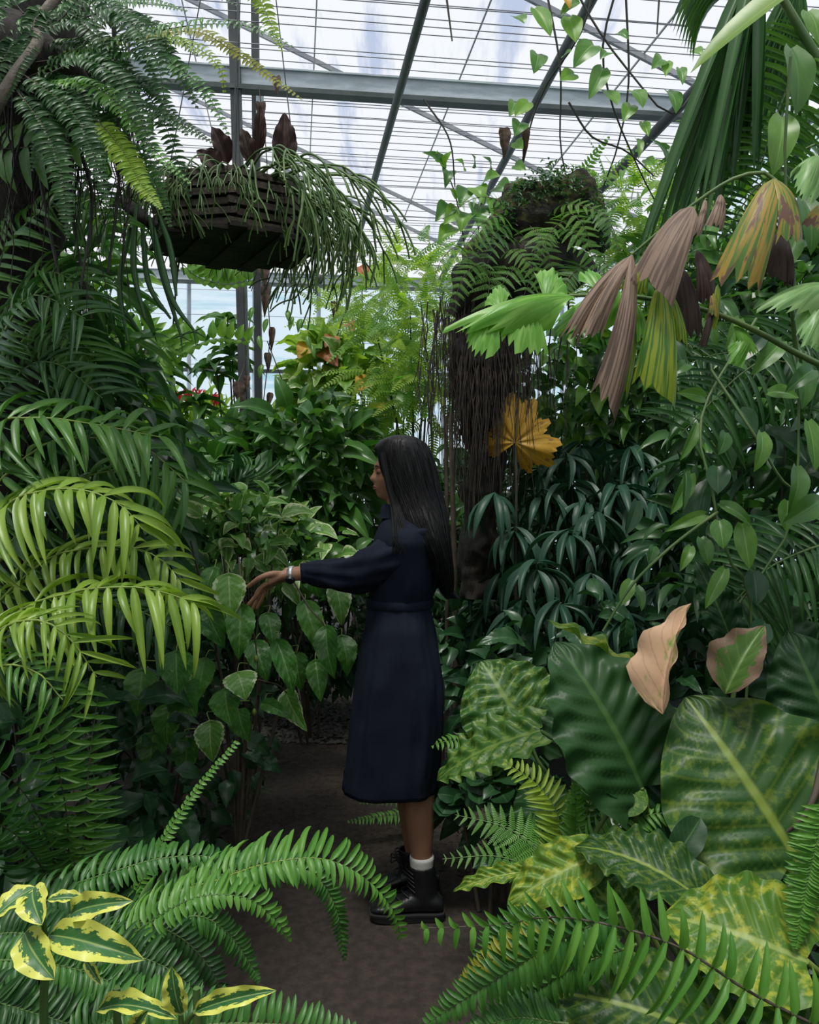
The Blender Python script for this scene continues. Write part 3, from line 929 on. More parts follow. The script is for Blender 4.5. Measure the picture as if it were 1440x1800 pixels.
# near arm reaching left
SH = P(733, 948, 2.82); EL = P(632, 1003, 2.87); WR = P(511, 1009, 2.92)
c = catmull([SH + V((.01, .06, .0)), SH, SH.lerp(EL, .5), EL, EL.lerp(WR, .5), WR, WR + (WR - EL).normalized() * .02], 24)
tube(bm_, c, .05, .025, 16, rad=lambda t: .040 - .012 * t if t < .5 else (.034 - .020 * (t - .5)))
# far arm hanging at her side, hidden behind the body
c = catmull([V((.02, 3.04, 1.36)), V((.03, 3.12, 1.35)), V((.03, 3.15, 1.12)), V((-.02, 3.15, .88)), V((-.035, 3.15, .80))], 20)
tube(bm_, c, .048, .026, 14)
# hands
def hand(fingers, palm, thumb):
    for pts_, r0, r1 in fingers + palm + thumb:
        tube(bm_, catmull(pts_, 12), r0, r1, 10)
        e = pts_[-1]
        for ee, rr in ((pts_[-1], r1),):
            rr_ = []
            tube(bm_, [ee + (pts_[-1] - pts_[-2]).normalized() * rr * k for k in (0, .5, .8, .97)], rr, rr, 10, rad=lambda t, q=rr: q * math.sqrt(max(.02, 1 - (t * .97) ** 2)))
def H(px, py, y): return P(px, py, y)
fingers = []
palm = []
for k, (yy, x2, y2, x3, y3, x4, y4, r) in enumerate(((2.892, 461, 1031, 450, 1047, 436, 1063, .0080), (2.912, 458, 1034, 447, 1052, 435, 1070, .0084), (2.932, 461, 1037, 452, 1056, 442, 1074, .0080), (2.950, 467, 1040, 460, 1055, 452, 1069, .0070))):
    fingers.append(([H(478, 1022 + 2 * k, yy), H(x2, y2, yy), H(x3, y3, yy + .004), H(x4, y4, yy + .01)], r + .0012, r - .0012))
    palm.append(([WR, H(492, 1013 + 2 * k, 2.92 + (yy - 2.92) * .7), H(476, 1022 + 2 * k, yy)], .019, .0125))
thumb = [([H(497, 1010, 2.91), H(478, 1009, 2.885), H(457, 1016, 2.88), H(436, 1031, 2.895)], .0135, .0078)]
hand(fingers, palm, thumb)
# far hand, simple relaxed curl
hb = V((-.035, 3.15, .80))
hand([([hb + V((-.03 + .018 * k, 0, -.07)), hb + V((-.034 + .018 * k, -.01, -.11)), hb + V((-.030 + .018 * k, -.02, -.15 + .008 * abs(k - 1)))], .0085, .0065) for k in range(4)],
     [([hb + V((0, 0, .01)), hb + V((-.028 + .018 * k, 0, -.07))], .018, .011) for k in range(4)],
     [([hb + V((-.02, -.01, -.02)), hb + V((-.045, -.02, -.06)), hb + V((-.05, -.025, -.09))], .011, .008)])
body = obj('body', bm_.mesh('body', 'skin'), person)
rm = body.modifiers.new('fuse', 'REMESH'); rm.mode = 'VOXEL'; rm.voxel_size = 0.0036; rm.use_smooth_shade = True
sm = body.modifiers.new('smooth', 'SMOOTH'); sm.factor = 0.5; sm.iterations = 3

# --- face details
for sd in (-1, 1):
    ec = hc + V((-.0700, sd * .0300, -.003))
    md = MD()
    tube(md, [ec + V((-.0095 * math.cos(a), 0, .0095 * math.sin(a))) * 0 + V((0, 0, 0)) + V((0, 0, (-1 + 2 * i / 8) * .0105)) for i, a in enumerate([0] * 9)], .01, .01, 12, rad=lambda t: .0098 * math.sqrt(max(0.01, 1 - (2 * t - 1) ** 2)))
    e = obj('eye', md.mesh('eye', 'eye_white'), person)
    md = MD(); tube(md, [ec + V((-.0075, 0, 0)), ec + V((-.0112, 0, 0))], .0055, .0045, 12); obj('iris', md.mesh('iris', 'iris'), e)
    md = MD(); tube(md, [ec + V((.001, 0, .0035 + (-1 + 2 * q / 8) * .0108)) for q in range(9)], .01, .01, 14, rad=lambda t: .0122 * math.sqrt(max(0.01, 1 - (2 * t - 1) ** 2)))
    obj('eyelid', md.mesh('eyelid', 'skin'), person)
    md = MD(); tube(md, catmull([ec + V((-.002, sd * -.013, -.003)), ec + V((-.0125, sd * -.004, -.0045)), ec + V((-.0115, sd * .006, -.0045)), ec + V((-.001, sd * .015, -.002))], 10), .0014, .001, 6)
    obj('eyelash', md.mesh('eyelash', 'hair'), person)
    md = MD(); tube(md, catmull([ec + V((-.0155, sd * -.018, .019)), ec + V((-.0135, sd * .002, .024)), ec + V((-.003, sd * .020, .019))], 10), .0026, .0014, 6)
    obj('eyebrow', md.mesh('eyebrow', 'hair'), person)
for dz, nm in ((-.0535, 'upper_lip'), (-.0615, 'lower_lip')):
    md = MD(); tube(md, catmull([hc + V((-.077, -.019, -.059)), hc + V((-.0875, -.010, dz)), hc + V((-.0905, 0, dz)), hc + V((-.0875, .010, dz)), hc + V((-.077, .019, -.059))], 14), .004, .004, 8, rad=lambda t: .0015 + .0038 * math.sin(PI * t))
    obj(nm, md.mesh(nm, 'lip'), person)

# --- dress
def fold(a, z, amp, seed):
    return 1 + amp * (0.5 * math.sin(7 * a + seed + 2 * z) + 0.3 * math.sin(12 * a + 1.7 * seed - 3 * z) + 0.25 * math.sin(19 * a + 2.3 * seed))
md = MD()
prof = [  # px front, px back, py, half width, fold amplitude
    (686, 742, 893, .058, 0), (680, 750, 903, .078, 0), (671, 760, 914, .125, 0), (665, 767, 928, .180, .004), (657, 772, 948, .196, .008), (652, 775, 975, .180, .012),
    (651, 774, 1005, .168, .018), (650, 769, 1030, .155, .022), (650, 762, 1046, .142, .02), (650, 757, 1058, .134, .010), (648, 758, 1068, .138, .018),
    (642, 764, 1100, .165, .030), (634, 771, 1145, .175, .050), (628, 777, 1190, .180, .050), (621, 779, 1245, .180, .050), (615, 776, 1300, .180, .048), (609, 771, 1345, .178, .044), (606, 768, 1366, .178, .030), (605, 767, 1379, .178, .030)]
NS = 96
rings = []
pc = catmull([V((p[0], p[1], p[2])) for p in prof], 70)
pc2 = catmull([V((p[3], p[4], p[2] / 1000)) for p in prof], 70)
# resample second curve by matching rows
def at_row(py):
    for a, b in zip(prof, prof[1:]):
        if a[2] <= py <= b[2]:
            t = (py - a[2]) / (b[2] - a[2]); return a[3] + (b[3] - a[3]) * t, a[4] + (b[4] - a[4]) * t
    return prof[-1][3], prof[-1][4]
for p in pc:
    ry, amp = at_row(min(p.z, prof[-1][2]))
    xa, z = zx(p.x, p.z); xb, _ = zx(p.y, p.z)
    ring = []
    for k in range(NS):
        a = 2 * PI * k / NS
        q = fold(a, z, amp, 1.3)
        # crumples near waist and knees
        wr = 0.006 * noise.noise(V((math.cos(a) * 3, math.sin(a) * 3, z * 9))) * min(1, amp * 40)
        hem = 0
        sq = 1 - .30 * min(1, max(0, (p.z - 1070) / 150))
        ca = math.copysign(abs(math.cos(a)) ** sq, math.cos(a)); sa = math.copysign(abs(math.sin(a)) ** sq, math.sin(a))
        ring.append(V(((xa + xb) / 2 + ((xb - xa) / 2) * ca * q + wr * math.cos(a), PY + ry * sa * q + wr * math.sin(a), z + hem)))
    rings.append(ring)
# hem turned inside so that the skirt has thickness
last = rings[-1]
cc_ = sum(last, V((0, 0, 0))) / NS
rings.append([cc_ + (q - cc_) * .985 + V((0, 0, .001)) for q in last])
rings.append([cc_ + (q - cc_) * .97 + V((0, 0, .06)) for q in last])
loft(md, rings, NS, cap=False)
dress = obj('dress', md.mesh('dress', 'cotton'), person)
# belt
md = MD()
for dz in (0,):
    xa, z = zx(648, 1058); xb, _ = zx(759, 1058)
    rr = []
    for (o, h) in ((.004, -.016), (.008, -.010), (.008, .010), (.004, .016)):
        rr.append(ell(((xa + xb) / 2, PY, z + h), (xb - xa) / 2 + o, .134 + o, 48))
    loft(md, rr, 48, cap=False)
obj('belt', md.mesh('belt', 'cotton'), dress)
# collar
md = MD()
rr = []
for (px0, px1, py, ry) in ((680, 746, 902, .074), (677, 746, 894, .070), (675, 744, 886, .066), (671, 748, 888, .073), (668, 754, 903, .088), (664, 757, 910, .094)):
    xa, z = zx(px0, py); xb, _ = zx(px1, py)
    rr.append(ell(((xa + xb) / 2, PY, z), (xb - xa) / 2, ry, 40))
loft(md, rr, 40, cap=False)
obj('collar', md.mesh('collar', 'cotton'), dress)
# buttons down the front placket
for py in (925, 950, 978, 1004, 1030):
    xa, z = zx(657 if py > 940 else 663, py)
    md = MD(); tube(md, [V((xa + .004, PY, z)), V((xa - .007, PY, z))], .006, .006, 10); obj('button', md.mesh('button', 'plastic_black'), dress)
# sleeves
def sleeve(path, radf, n=46, ns=40, seed=0):
    md = MD()
    c = catmull(path, n)
    rings = []
    prev = None
    for i, p in enumerate(c):
        t = (c[min(i + 1, n - 1)] - c[max(i - 1, 0)]).normalized()
        a0 = V((0, 0, 1)) if abs(t.z) < .8 else V((1, 0, 0))
        x = (a0 - t * a0.dot(t)).normalized(); y = t.cross(x)
        s = i / (n - 1)
        ring = []
        for k in range(ns):
            a = 2 * PI * k / ns
            up, dn = radf(s)
            r = (up if math.cos(a) > 0 else dn) * abs(math.cos(a)) ** 2 + ((up + dn) / 2) * math.sin(a) ** 2
            fo = 1 + .05 * math.sin(5 * a + 9 * s + seed) * math.sin(PI * s) + .035 * math.sin(9 * a - 14 * s) + (.035 * math.sin(16 * a) if .80 < s < .93 else 0)
            nz = (0.010 if s < .8 else .002) * noise.noise(V((math.cos(a) * 2, math.sin(a) * 2, s * 7 + seed)))
            ring.append(p + x * (math.cos(a) * (r * fo + nz)) + y * (math.sin(a) * (r * fo + nz)))
        rings.append(ring)
    l = rings[-1]; cc = sum(l, V((0, 0, 0))) / ns
    rings.append([cc + (q - cc) * .9 for q in l])
    loft(md, rings, ns, cap=False)
    return md
CU = P(529, 1008, 2.915)
def rad_near(s):
    if s < .5: u = .056 + .016 * s; d = .066 + .022 * s
    elif s < .94: u = .064 - .06 * (s - .5); d = .077 - .085 * max(0, s - .62) - .02 * (s - .5)
    else: u = .036; d = .036
    return u, d
ps = [SH + V((.03, .07, .015)), SH + V((0, .02, 0)), SH.lerp(EL, .5) + V((0, -.005, -.004)), EL, EL.lerp(CU, .5) + V((0, 0, -.004)), CU + V((.03, 0, .002)), CU]
obj('sleeve', sleeve(ps, rad_near).mesh('sleeve', 'cotton'), dress)
ps = [V((.01, 3.03, 1.37)), V((.03, 3.12, 1.345)), V((.035, 3.155, 1.2)), V((.03, 3.155, 1.10)), V((.0, 3.15, .98)), V((-.012, 3.15, .93))]
obj('sleeve', sleeve(ps, lambda s: (.068 - .012 * s, .068 - .012 * s) if s < .93 else (.034, .034), seed=3).mesh('sleeve', 'cotton'), dress)
# watch
wd = (WR - EL).normalized()
wc = P(513, 1009, 2.918)
md = MD()
rr = []
x = V((0, 0, 1)) - wd * wd.z; x.normalize(); y = wd.cross(x)
for (o, r) in ((-.009, .0262), (-.0085, .0285), (.0085, .0285), (.009, .0262)):
    rr.append([wc + wd * o + x * (r * math.cos(2 * PI * k / 28)) + y * (r * math.sin(2 * PI * k / 28)) for k in range(28)])
loft(md, rr, 28, cap=False)
w = obj('watch', md.mesh('watch', 'chrome'), person); w['label'] = 'silver watch band'
md = MD(); dd = (-x * .55 + y * (-.6 if y.y > 0 else .6)).normalized()
tube(md, [wc + dd * .024, wc + dd * .0345], .0165, .015, 16); obj('watch_case', md.mesh('watch_case', 'plastic_black'), w)

# --- hair
md = MD()
hp = [  # py, front px, back px, half width
    (765, 694, 714, .022), (768, 682, 728, .050), (775, 668, 743, .070), (787, 658, 753, .082), (803, 656, 760, .088), (830, 662, 768, .092), (858, 675, 774, .095),
    (885, 687, 781, .108), (910, 696, 787, .140), (940, 716, 790, .166), (970, 738, 793, .158), (1000, 752, 797, .130), (1022, 762, 798, .100), (1038, 771, 796, .065), (1052, 782, 792, .02)]
pc = catmull([V((a[1], a[2], a[0])) for a in hp], 60)
def hw(py):
    for a, b in zip(hp, hp[1:]):
        if a[0] <= py <= b[0]: return a[3] + (b[3] - a[3]) * (py - a[0]) / (b[0] - a[0])
    return hp[-1][3] if py > 900 else hp[0][3]
NS = 120
rings = []
for p in pc:
    xa, z = zx(p.x, p.z); xb, _ = zx(p.y, p.z)
    w_ = hw(p.z); ring = []
    cx = (xa + xb) / 2
    for k in range(NS):
        a = 2 * PI * k / NS
        st = 1 + (.016 * math.sin(23 * a + z * 6) + .012 * math.sin(41 * a - z * 9) + .012 * math.sin(9 * a + z * 14)) * min(1, max(0, (p.z - 775) / 60))
        X = cx + (xb - xa) / 2 * math.cos(a) * st
        Y = PY + w_ * math.sin(a) * st
        # parting for the face at the front
        fa = abs(abs(a - PI))
        if p.z > 792 and fa < .62:
            q = (1 - (fa / .62) ** 2) * min(1, (p.z - 792) / 14)
            X = X + q * .055
        ring.append(V((X, Y, z)))
    rings.append(ring)
loft(md, rings, NS)
hair = obj('hair', md.mesh('hair', 'hair'), person)
# loose strands
rg = random.Random(4)
md = MD()
for i in range(340):
    a = rg.uniform(-2.35, 2.35)
    lift = rg.uniform(1.0, 1.035)
    k0 = rg.randrange(2, 22); k1 = rg.randrange(40, 60) if abs(a) < 1.6 else rg.randrange(34, 52)
    pts = []
    da = rg.uniform(-.12, .12)
    for k in range(k0, k1, 4):
        p = pc[k]
        xa, z = zx(p.x, p.z); xb, _ = zx(p.y, p.z)
        t = (k - k0) / max(1, k1 - k0)
        aa = a + da * t
        l = lift + .02 * t
        pts.append(V(((xa + xb) / 2 + (xb - xa) / 2 * math.cos(aa) * l, PY + hw(p.z) * math.sin(aa) * l, z - (.02 * t if rg.random() < .5 else 0))))
    if len(pts) > 2: tube(md, catmull(pts, 12), .0016, .0006, 4)
# lock falling in front of the near shoulder
for i in range(60):
    y0 = PY - .088 - rg.uniform(0, .012)
    q = rg.uniform(-1, 1)
    pts = [P(672 + 5 * q, 795, y0 + .012), P(678 + 5 * q, 830, y0 + .002), P(685 + 6 * q, 860, y0 - .004), P(693 + 8 * q, 885, y0 - .014), P(700 + 12 * q, 915, y0 - .05), P(702 + 14 * q, 945, y0 - .085), P(700 + 10 * q + rg.uniform(-5, 5), 965 + rg.uniform(-12, 12), y0 - .095)]
    tube(md, catmull(pts, 16), .0015, .0007, 4)
obj('hair_strands', md.mesh('hair_strands', 'hair'), hair)['kind'] = 'stuff'

# --- socks and boots
def boot(yc, tox, hex_, shx0, shx1, toppy, name, sockon):
    """toe/heel/shaft given as pixel columns at distance yc"""
    xt = P(tox, 0, yc).x; xh = P(hex_, 0, yc).x
    L = xh - xt
    md = MD()
    rings = []
    prof = ((0.0, .018, .030, .012), (.02, .034, .038, .026), (.09, .044, .050, .040), (.22, .048, .056, .050), (.36, .046, .068, .058), (.50, .042, .085, .072), (.65, .038, .098, .085), (.80, .038, .095, .085), (.92, .036, .080, .070), (.975, .028, .068, .056), (.99, .014, .060, .03))
    for t, hw_, top, _ in prof:
        x = xt + L * t
        ring = []
        for k in range(24):
            a = 2 * PI * k / 24
            zz = .028 + (top - .022) * (0.5 + .5 * math.sin(a)) if True else 0
            ww = hw_ * (abs(math.cos(a)) ** .7) * (1 if math.cos(a) > 0 else -1)
            ring.append(V((x, yc + ww, zz)))
        rings.append(ring)
    loft(md, rings, 24)
    s0 = P(shx0, 0, yc).x; s1 = P(shx1, 0, yc).x
    ztop = P(0, toppy, yc).z
    rr = []
    for t in [i / 8 for i in range(9)]:
        z = .06 + (ztop - .06) * t
        cx = (s0 + s1) / 2 + .010 * (1 - t); rx = (s1 - s0) / 2 * (1.12 - .12 * t)
        rr.append(ell((cx, yc, z), rx, .043 - .004 * (1 - t), 24))
    rr.append(ell(((s0 + s1) / 2, yc, ztop - .004), (s1 - s0) / 2 * .86, .034, 24))
    rr.append(ell(((s0 + s1) / 2, yc, ztop - .05), (s1 - s0) / 2 * .84, .033, 24))
    loft(md, rr, 24)
    b = obj(name, md.mesh(name, 'leather'), person)
    r_ = b.modifiers.new('fuse', 'REMESH'); r_.mode = 'VOXEL'; r_.voxel_size = .005; r_.use_smooth_shade = True
    s_ = b.modifiers.new('smooth', 'SMOOTH'); s_.factor = .5; s_.iterations = 4
    # sole: welted slab with a heel
    def outline(grow):
        o = []
        for k in range(40):
            a = 2 * PI * k / 40
            t = .5 - .5 * math.cos(a)
            hw_ = np.interp(t, [q[0] for q in prof], [q[1] for q in prof]) + grow
            x = xt + L * t + (-grow if t < .5 else grow) * abs(math.cos(a))
            o.append((x, yc + math.copysign(max(hw_, .012), math.sin(a)) * min(1, abs(math.sin(a)) * 3 + .15), t))
        return o
    md = MD(); rr = []
    for g_, zf in ((-.004, 0), (.001, .004), (.002, .016), (.001, .024), (.005, .025), (.005, .031), (.0, .032)):
        ring = []
        for x, y, t in outline(g_):
            lift = .006 * max(0, (.2 - t) / .2) if zf < .02 else 0
            inst = .010 * (1 if .52 < t < .66 and zf == 0 else 0)
            ring.append(V((x, y, zf + lift + inst)))
        rr.append(ring)
    loft(md, rr, 40)
    obj('sole', md.mesh('sole', 'rubber', False), b)
    # laces: crossings up the front
    for k in range(7):
        t = k / 6
        z = .082 + (ztop - .10) * t
        x = xt + L * (.36 + .10 * t) - .012 + .0 * t if t < .35 else (s0 - .006 + .012 * (1 - t))
        if t < .35: x = xt + L * (.36 + .5 * t); z = .075 + .10 * t
        md = MD(); tube(md, catmull([V((x + .02, yc - .034, z - .004)), V((x - .002, yc - .012, z + .006)), V((x - .004, yc + .012, z + .008)), V((x + .02, yc + .034, z + .004))], 8), .0024, .0024, 5)
        obj('lace', md.mesh('lace', 'plastic_black'), b)
    zb = ztop - .04
    for sd in (-1, 1):
        md = MD(); tube(md, catmull([V((s0 - .004, yc + sd * .004, zb)), V((s0 - .022, yc + sd * .016, zb + .012)), V((s0 - .026, yc + sd * .024, zb - .004)), V((s0 - .006, yc + sd * .006, zb - .003))], 10), .0022, .0022, 5)
        obj('bow_loop', md.mesh('bow_loop', 'plastic_black'), b)
    if sockon:
        md = MD(); c0 = (s0 + s1) / 2
        loft(md, [ell((c0, yc, ztop - .03), .038, .036, 24), ell((c0, yc, ztop + .005), .0410, .039, 24), ell((c0, yc, ztop + .018), .0425, .041, 24), ell((c0, yc, ztop + .030), .0420, .0405, 24), ell((c0, yc, ztop + .030), .034, .033, 24)], 24, cap=False)
        s = obj('sock', md.mesh('sock', 'sock'), person); s['label'] = 'white ribbed sock cuff'
    return b
boot(YN, 651, 781, 719, 764, 1519, 'boot', True)
boot(YF, 652, 774, 700, 750, 1490, 'boot', False)

# ------------------------------------------------------------------ plants
OV = ['ovate0', 'ovate1', 'ovate2']; LN = ['lance0', 'lance1', 'lance2']; HB = ['hib0', 'hib1', 'hib2']; HT = ['heart0', 'heart1', 'heart2']
RD = ['round0', 'round1', 'round2']; VG = ['varieg0', 'varieg1', 'varieg2']

# ---- foreground right: giant-leaved climber
gb = P(1330, 860, 1.85); gb.z = 0
gp = empty('giant_leaf_plant', gb, 'giant yellow mottled broad leaves spreading low on the right', 'plant')
BIG = [  # template, material, base, tip, width px, normal
    ('giant0', 'giant', (1402, 1512, 1.80), (1205, 1225, 2.02), 330, (-.25, -.75, .62)),
    ('giant1', 'giant_dark', (1128, 1385, 2.00), (975, 1128, 2.12), 235, (.25, -.85, .25)),
    ('crinkle0', 'giant_lime', (1180, 1268, 2.16), (962, 1090, 2.24), 62, (.55, -.25, .85)),
    ('crinkle1', 'giant_crinkle', (925, 1290, 2.50), (845, 1162, 2.62), 185, (-.1, -.8, .65)),
    ('crinkle2', 'giant_crinkle', (950, 1285, 2.36), (768, 1372, 2.48), 120, (-.1, -.55, .9)),
    ('giant2', 'giant', (1222, 1572, 1.66), (1010, 1488, 1.80), 125, (.1, -.65, .85)),
    ('crinkle0', 'giant_lime', (1042, 1505, 1.80), (892, 1590, 1.78), 105, (-.1, -.75, .7)),
    ('giant0', 'giant_lime', (915, 1533, 1.95), (797, 1567, 1.98), 36, (0, -.6, .9)),
    ('giant1', 'giant_lime', (1418, 1690, 1.48), (1165, 1610, 1.60), 215, (-.05, -.72, .75)),
    ('giant2', 'giant', (1260, 1830, 1.46), (950, 1745, 1.58), 190, (.0, -.6, .8)),
    ('giant0', 'giant_dark', (1082, 1388, 1.98), (998, 1342, 2.04), 58, (.1, -.55, .85)),
    ('round1', 'giant_crinkle', (1075, 1420, 1.97), (1120, 1368, 2.02), 84, (.1, -.8, .6)),
    ('round0', 'giant_dark', (1182, 1515, 1.76), (1232, 1438, 1.80), 56, (-.3, -.9, .2)),
    ('crinkle2', 'giant_dark', (1392, 1195, 2.30), (1245, 1030, 2.42), 215, (.0, -.7, .75)),
    ('giant2', 'giant_dark', (1290, 1140, 2.20), (1222, 985, 2.28), 66, (-.2, -.9, .3)),
    ('giant1', 'giant_dark', (1480, 1330, 2.10), (1385, 1110, 2.2), 190, (-.3, -.8, .4)),
    ('giant0', 'giant_dark', (1010, 1330, 2.35), (1010, 1225, 2.5), 150, (.0, -.6, .8)),
    ('giant1', 'giant', (1480, 1640, 1.72), (1400, 1490, 1.82), 130, (-.3, -.8, .5)),
    ('giant2', 'giant_crinkle', (1100, 1640, 1.72), (1020, 1530, 1.82), 130, (.0, -.7, .8)),
    ('giant0', 'giant_dark', (1180, 1520, 1.98), (1190, 1290, 2.15), 170, (.1, -.8, .5)),
    ('giant1', 'giant_dark', (980, 1480, 2.2), (930, 1370, 2.35), 120, (.0, -.7, .7)),
    ('giant2', 'giant_dark', (1330, 1800, 1.62), (1260, 1650, 1.72), 170, (.0, -.7, .7)),
    ('giant0', 'giant', (1460, 1840, 1.4), (1290, 1740, 1.5), 150, (.0, -.6, .8)),
]
rg = random.Random(21)
for t, m, b, tp, w, n in BIG:
    o = hl(gp, t, m, b, tp, w, n)
    # petiole from the leaf base down to the stock
    B = pp(b); d = (pp(b) - pp(tp)).normalized()
    e = V((gb.x + rg.uniform(-.15, .15), gb.y + rg.uniform(-.1, .15), 0.02))
    wstem(gp, [B, B + d * .05 + V((0, .03, -.03)), B.lerp(e, .55) + V((0, .08, .02)), e], 0.006, 0.010, 'stem_lime' if 'lime' in m or m == 'giant' else 'stem_green', 'petiole', 6, 12)
hl(gp, 'curled0', 'dead_pink', (1166, 1256, 1.96), (1216, 1060, 2.05), 84, (-.75, -.65, .2), 'dry_leaf')['label'] = 'dried pinkish brown leaf'
hl(gp, 'curled1', 'brown_green', (1275, 1220, 1.94), (1345, 1100, 2.0), 95, (-.6, -.8, .3), 'dry_leaf')['label'] = 'brown edged curling leaf'
stem(gp, [(1450, 1330, 1.75), (1432, 1400, 1.72), (1410, 1440, 1.72), (1385, 1462, 1.74)], .010, .004, 'stem_brown', 'aerial_root')

# ---- foreground right ferns
def fern(label, basepx, cat='fern', name='sword_fern', group=None):
    b = pp(basepx); b.z = 0
    return empty(name, b, label, cat, group)
fr = fern('bright sword fern arching over the giant leaves at lower right', (1440, 860, 1.45))
frond(fr, [(1490, 1830, 1.30), (1320, 1745, 1.32), (1200, 1668, 1.34), (1080, 1628, 1.36), (970, 1612, 1.38), (870, 1626, 1.42), (738, 1632, 1.46)], 25, .128, .0165, 'fern_bright', up=(0, -1, .12), ang=.35, droop=.0, grav=.40, seed=1,
      prof=lambda t: 1.05 - .35 * t if t < .55 else max(.12, .86 - 1.5 * (t - .55)), sides=(1, .62), rmat='stem_brown')
frond(fr, [(1100, 1600, 1.42), (990, 1650, 1.44), (870, 1722, 1.46), (740, 1805, 1.48)], 36, .060, .013, 'fern', up=(.3, -.8, .5), ang=.5, droop=.1, seed=2)
frond(fr, [(1120, 1660, 1.50), (1010, 1700, 1.52), (905, 1770, 1.54), (860, 1830, 1.54)], 36, .055, .012, 'fern', up=(.3, -.8, .5), ang=.45, seed=3)
frond(fr, [(1010, 1640, 1.56), (930, 1660, 1.58), (860, 1690, 1.60), (805, 1735, 1.62)], 26, .045, .012, 'fern_yellow', up=(.1, -.8, .5), ang=.45, seed=4)
frond(fr, [(960, 1600, 1.60), (890, 1640, 1.62), (850, 1690, 1.62), (815, 1720, 1.64)], 30, .045, .010, 'fern', up=(.1, -.8, .5), ang=.45, seed=5)
frond(fr, [(1000, 1800, 1.44), (900, 1790, 1.46), (810, 1825, 1.46)], 24, .05, .012, 'fern', up=(.1, -.8, .5), ang=.45, seed=55)
fr2 = fern('narrow sword fern hanging down at the right edge', (1460, 860, 1.6))
frond(fr2, [(1452, 1400, 1.55), (1436, 1480, 1.52), (1415, 1570, 1.50), (1398, 1668, 1.48)], 42, .050, .011, 'fern_bright', up=(0, -.9, .3), ang=.2, droop=.2, seed=6)
fr3 = fern('lime green feathery fern growing beside the boots', (985, 860, 2.05))
for i, (pts, L_, mt) in enumerate((
    ([(985, 1560, 2.05), (950, 1500, 2.05), (890, 1455, 2.08), (800, 1432, 2.1)], .105, 'fern_bright'),
    ([(985, 1560, 2.05), (930, 1525, 2.03), (870, 1505, 2.03), (778, 1510, 2.02)], .075, 'fern_bright'),
    ([(990, 1560, 2.05), (985, 1450, 2.08), (950, 1385, 2.12), (885, 1338, 2.16)], .080, 'fern_lime'),
    ([(1000, 1560, 2.05), (1010, 1480, 2.06), (1012, 1420, 2.07), (1010, 1375, 2.08)], .05, 'fern_bright'),
    ([(1010, 1560, 2.05), (1060, 1480, 2.02), (1110, 1440, 2.0), (1195, 1425, 2.0)], .075, 'fern_bright'),
    ([(1000, 1560, 2.05), (1030, 1440, 2.12), (1045, 1360, 2.16), (1048, 1292, 2.2)], .055, 'fern'))):
    bip = i in (0, 1)
    frond(fr3, pts, 22 if not bip else 16, L_, .014 if not bip else .05, mt, t='feather' if bip else 'pinna', up=(0, -.6, .75), ang=.45, droop=.1, seed=20 + i, rmat='stem_green', prof=(lambda t: (1 - t) ** .7 + .1) if bip else None)
fr4 = fern('small fern frond beside the back of the dress', (800, 860, 2.9))
frond(fr4, [(880, 1420, 2.9), (850, 1320, 2.9), (800, 1302, 2.85), (748, 1312, 2.8)], 24, .07, .016, 'fern_bright', up=(0, -.5, .85), seed=31)
frond(fr4, [(880, 1420, 2.9), (900, 1330, 2.95), (910, 1290, 2.95), (930, 1262, 3.0)], 20, .06, .014, 'fern', up=(0, -.5, .85), seed=32)
fr5 = fern('dark fern tuft on the path edge behind the boots', (700, 860, 3.7))
frond(fr5, [(760, 1440, 3.6), (720, 1432, 3.55), (670, 1436, 3.5), (610, 1445, 3.45)], 24, .05, .014, 'fern_bright', up=(0, -.4, .9), seed=33)
frond(fr5, [(760, 1440, 3.6), (730, 1410, 3.7), (680, 1405, 3.7), (630, 1412, 3.7)], 20, .05, .014, 'fern', up=(0, -.4, .9), seed=34)

# round-leaved ground plant by the skirt
bush('ground_creeper', 'dark round leaved creeper low behind the feathery fern', 'plant', P(862, 1385, 2.95) , (.19, .14, .10), RD, 'shrub_dark', .085, 46, 60, .2, .85, 41, base=V((P(870, 860, 2.95).x, 2.95, 0)), up=.9, facecam=.5)

# ---- foreground left ferns
fl = fern('large green sword fern arching over the path at lower left', (230, 860, 1.75))
LB = [(150, 1640, 1.80)]
frond(fl, [(190, 1650, 1.80), (308, 1571, 1.76), (375, 1550, 1.75), (442, 1525, 1.74), (500, 1512, 1.74), (558, 1508, 1.75), (610, 1524, 1.77), (655, 1556, 1.80), (690, 1600, 1.83), (706, 1648, 1.85)], 48, .088, .0150, 'fern_bright', up=(0, -.62, .75), ang=.3, droop=.05, seed=41,
      prof=lambda t: 1.0 if t < .62 else max(.22, 1 - 2.0 * (t - .62)), sides=(.95, .62), grav=.25, rmat='stem_lime')
frond(fl, [(190, 1650, 1.85), (330, 1560, 1.86), (450, 1525, 1.88), (540, 1530, 1.90), (588, 1590, 1.92), (606, 1690, 1.94)], 64, .070, .013, 'fern', up=(.2, -.7, .6), ang=.3, droop=.15, seed=42, sides=(.9, .75), grav=.25)
frond(fl, [(150, 1700, 1.65), (233, 1642, 1.62), (317, 1589, 1.60), (375, 1573, 1.60), (437, 1580, 1.62), (479, 1612, 1.64), (511, 1655, 1.66)], 38, .078, .0140, 'fern_bright', up=(0, -.62, .75), ang=.3, droop=.05, seed=43, sides=(1, .5), grav=.3)
frond(fl, [(60, 1610, 1.75), (104, 1566, 1.74), (200, 1532, 1.74), (283, 1509, 1.76), (370, 1506, 1.80), (440, 1530, 1.84)], 38, .072, .0140, 'fern', up=(0, -.62, .75), ang=.3, droop=.05, seed=44, sides=(.9, .6), grav=.25)
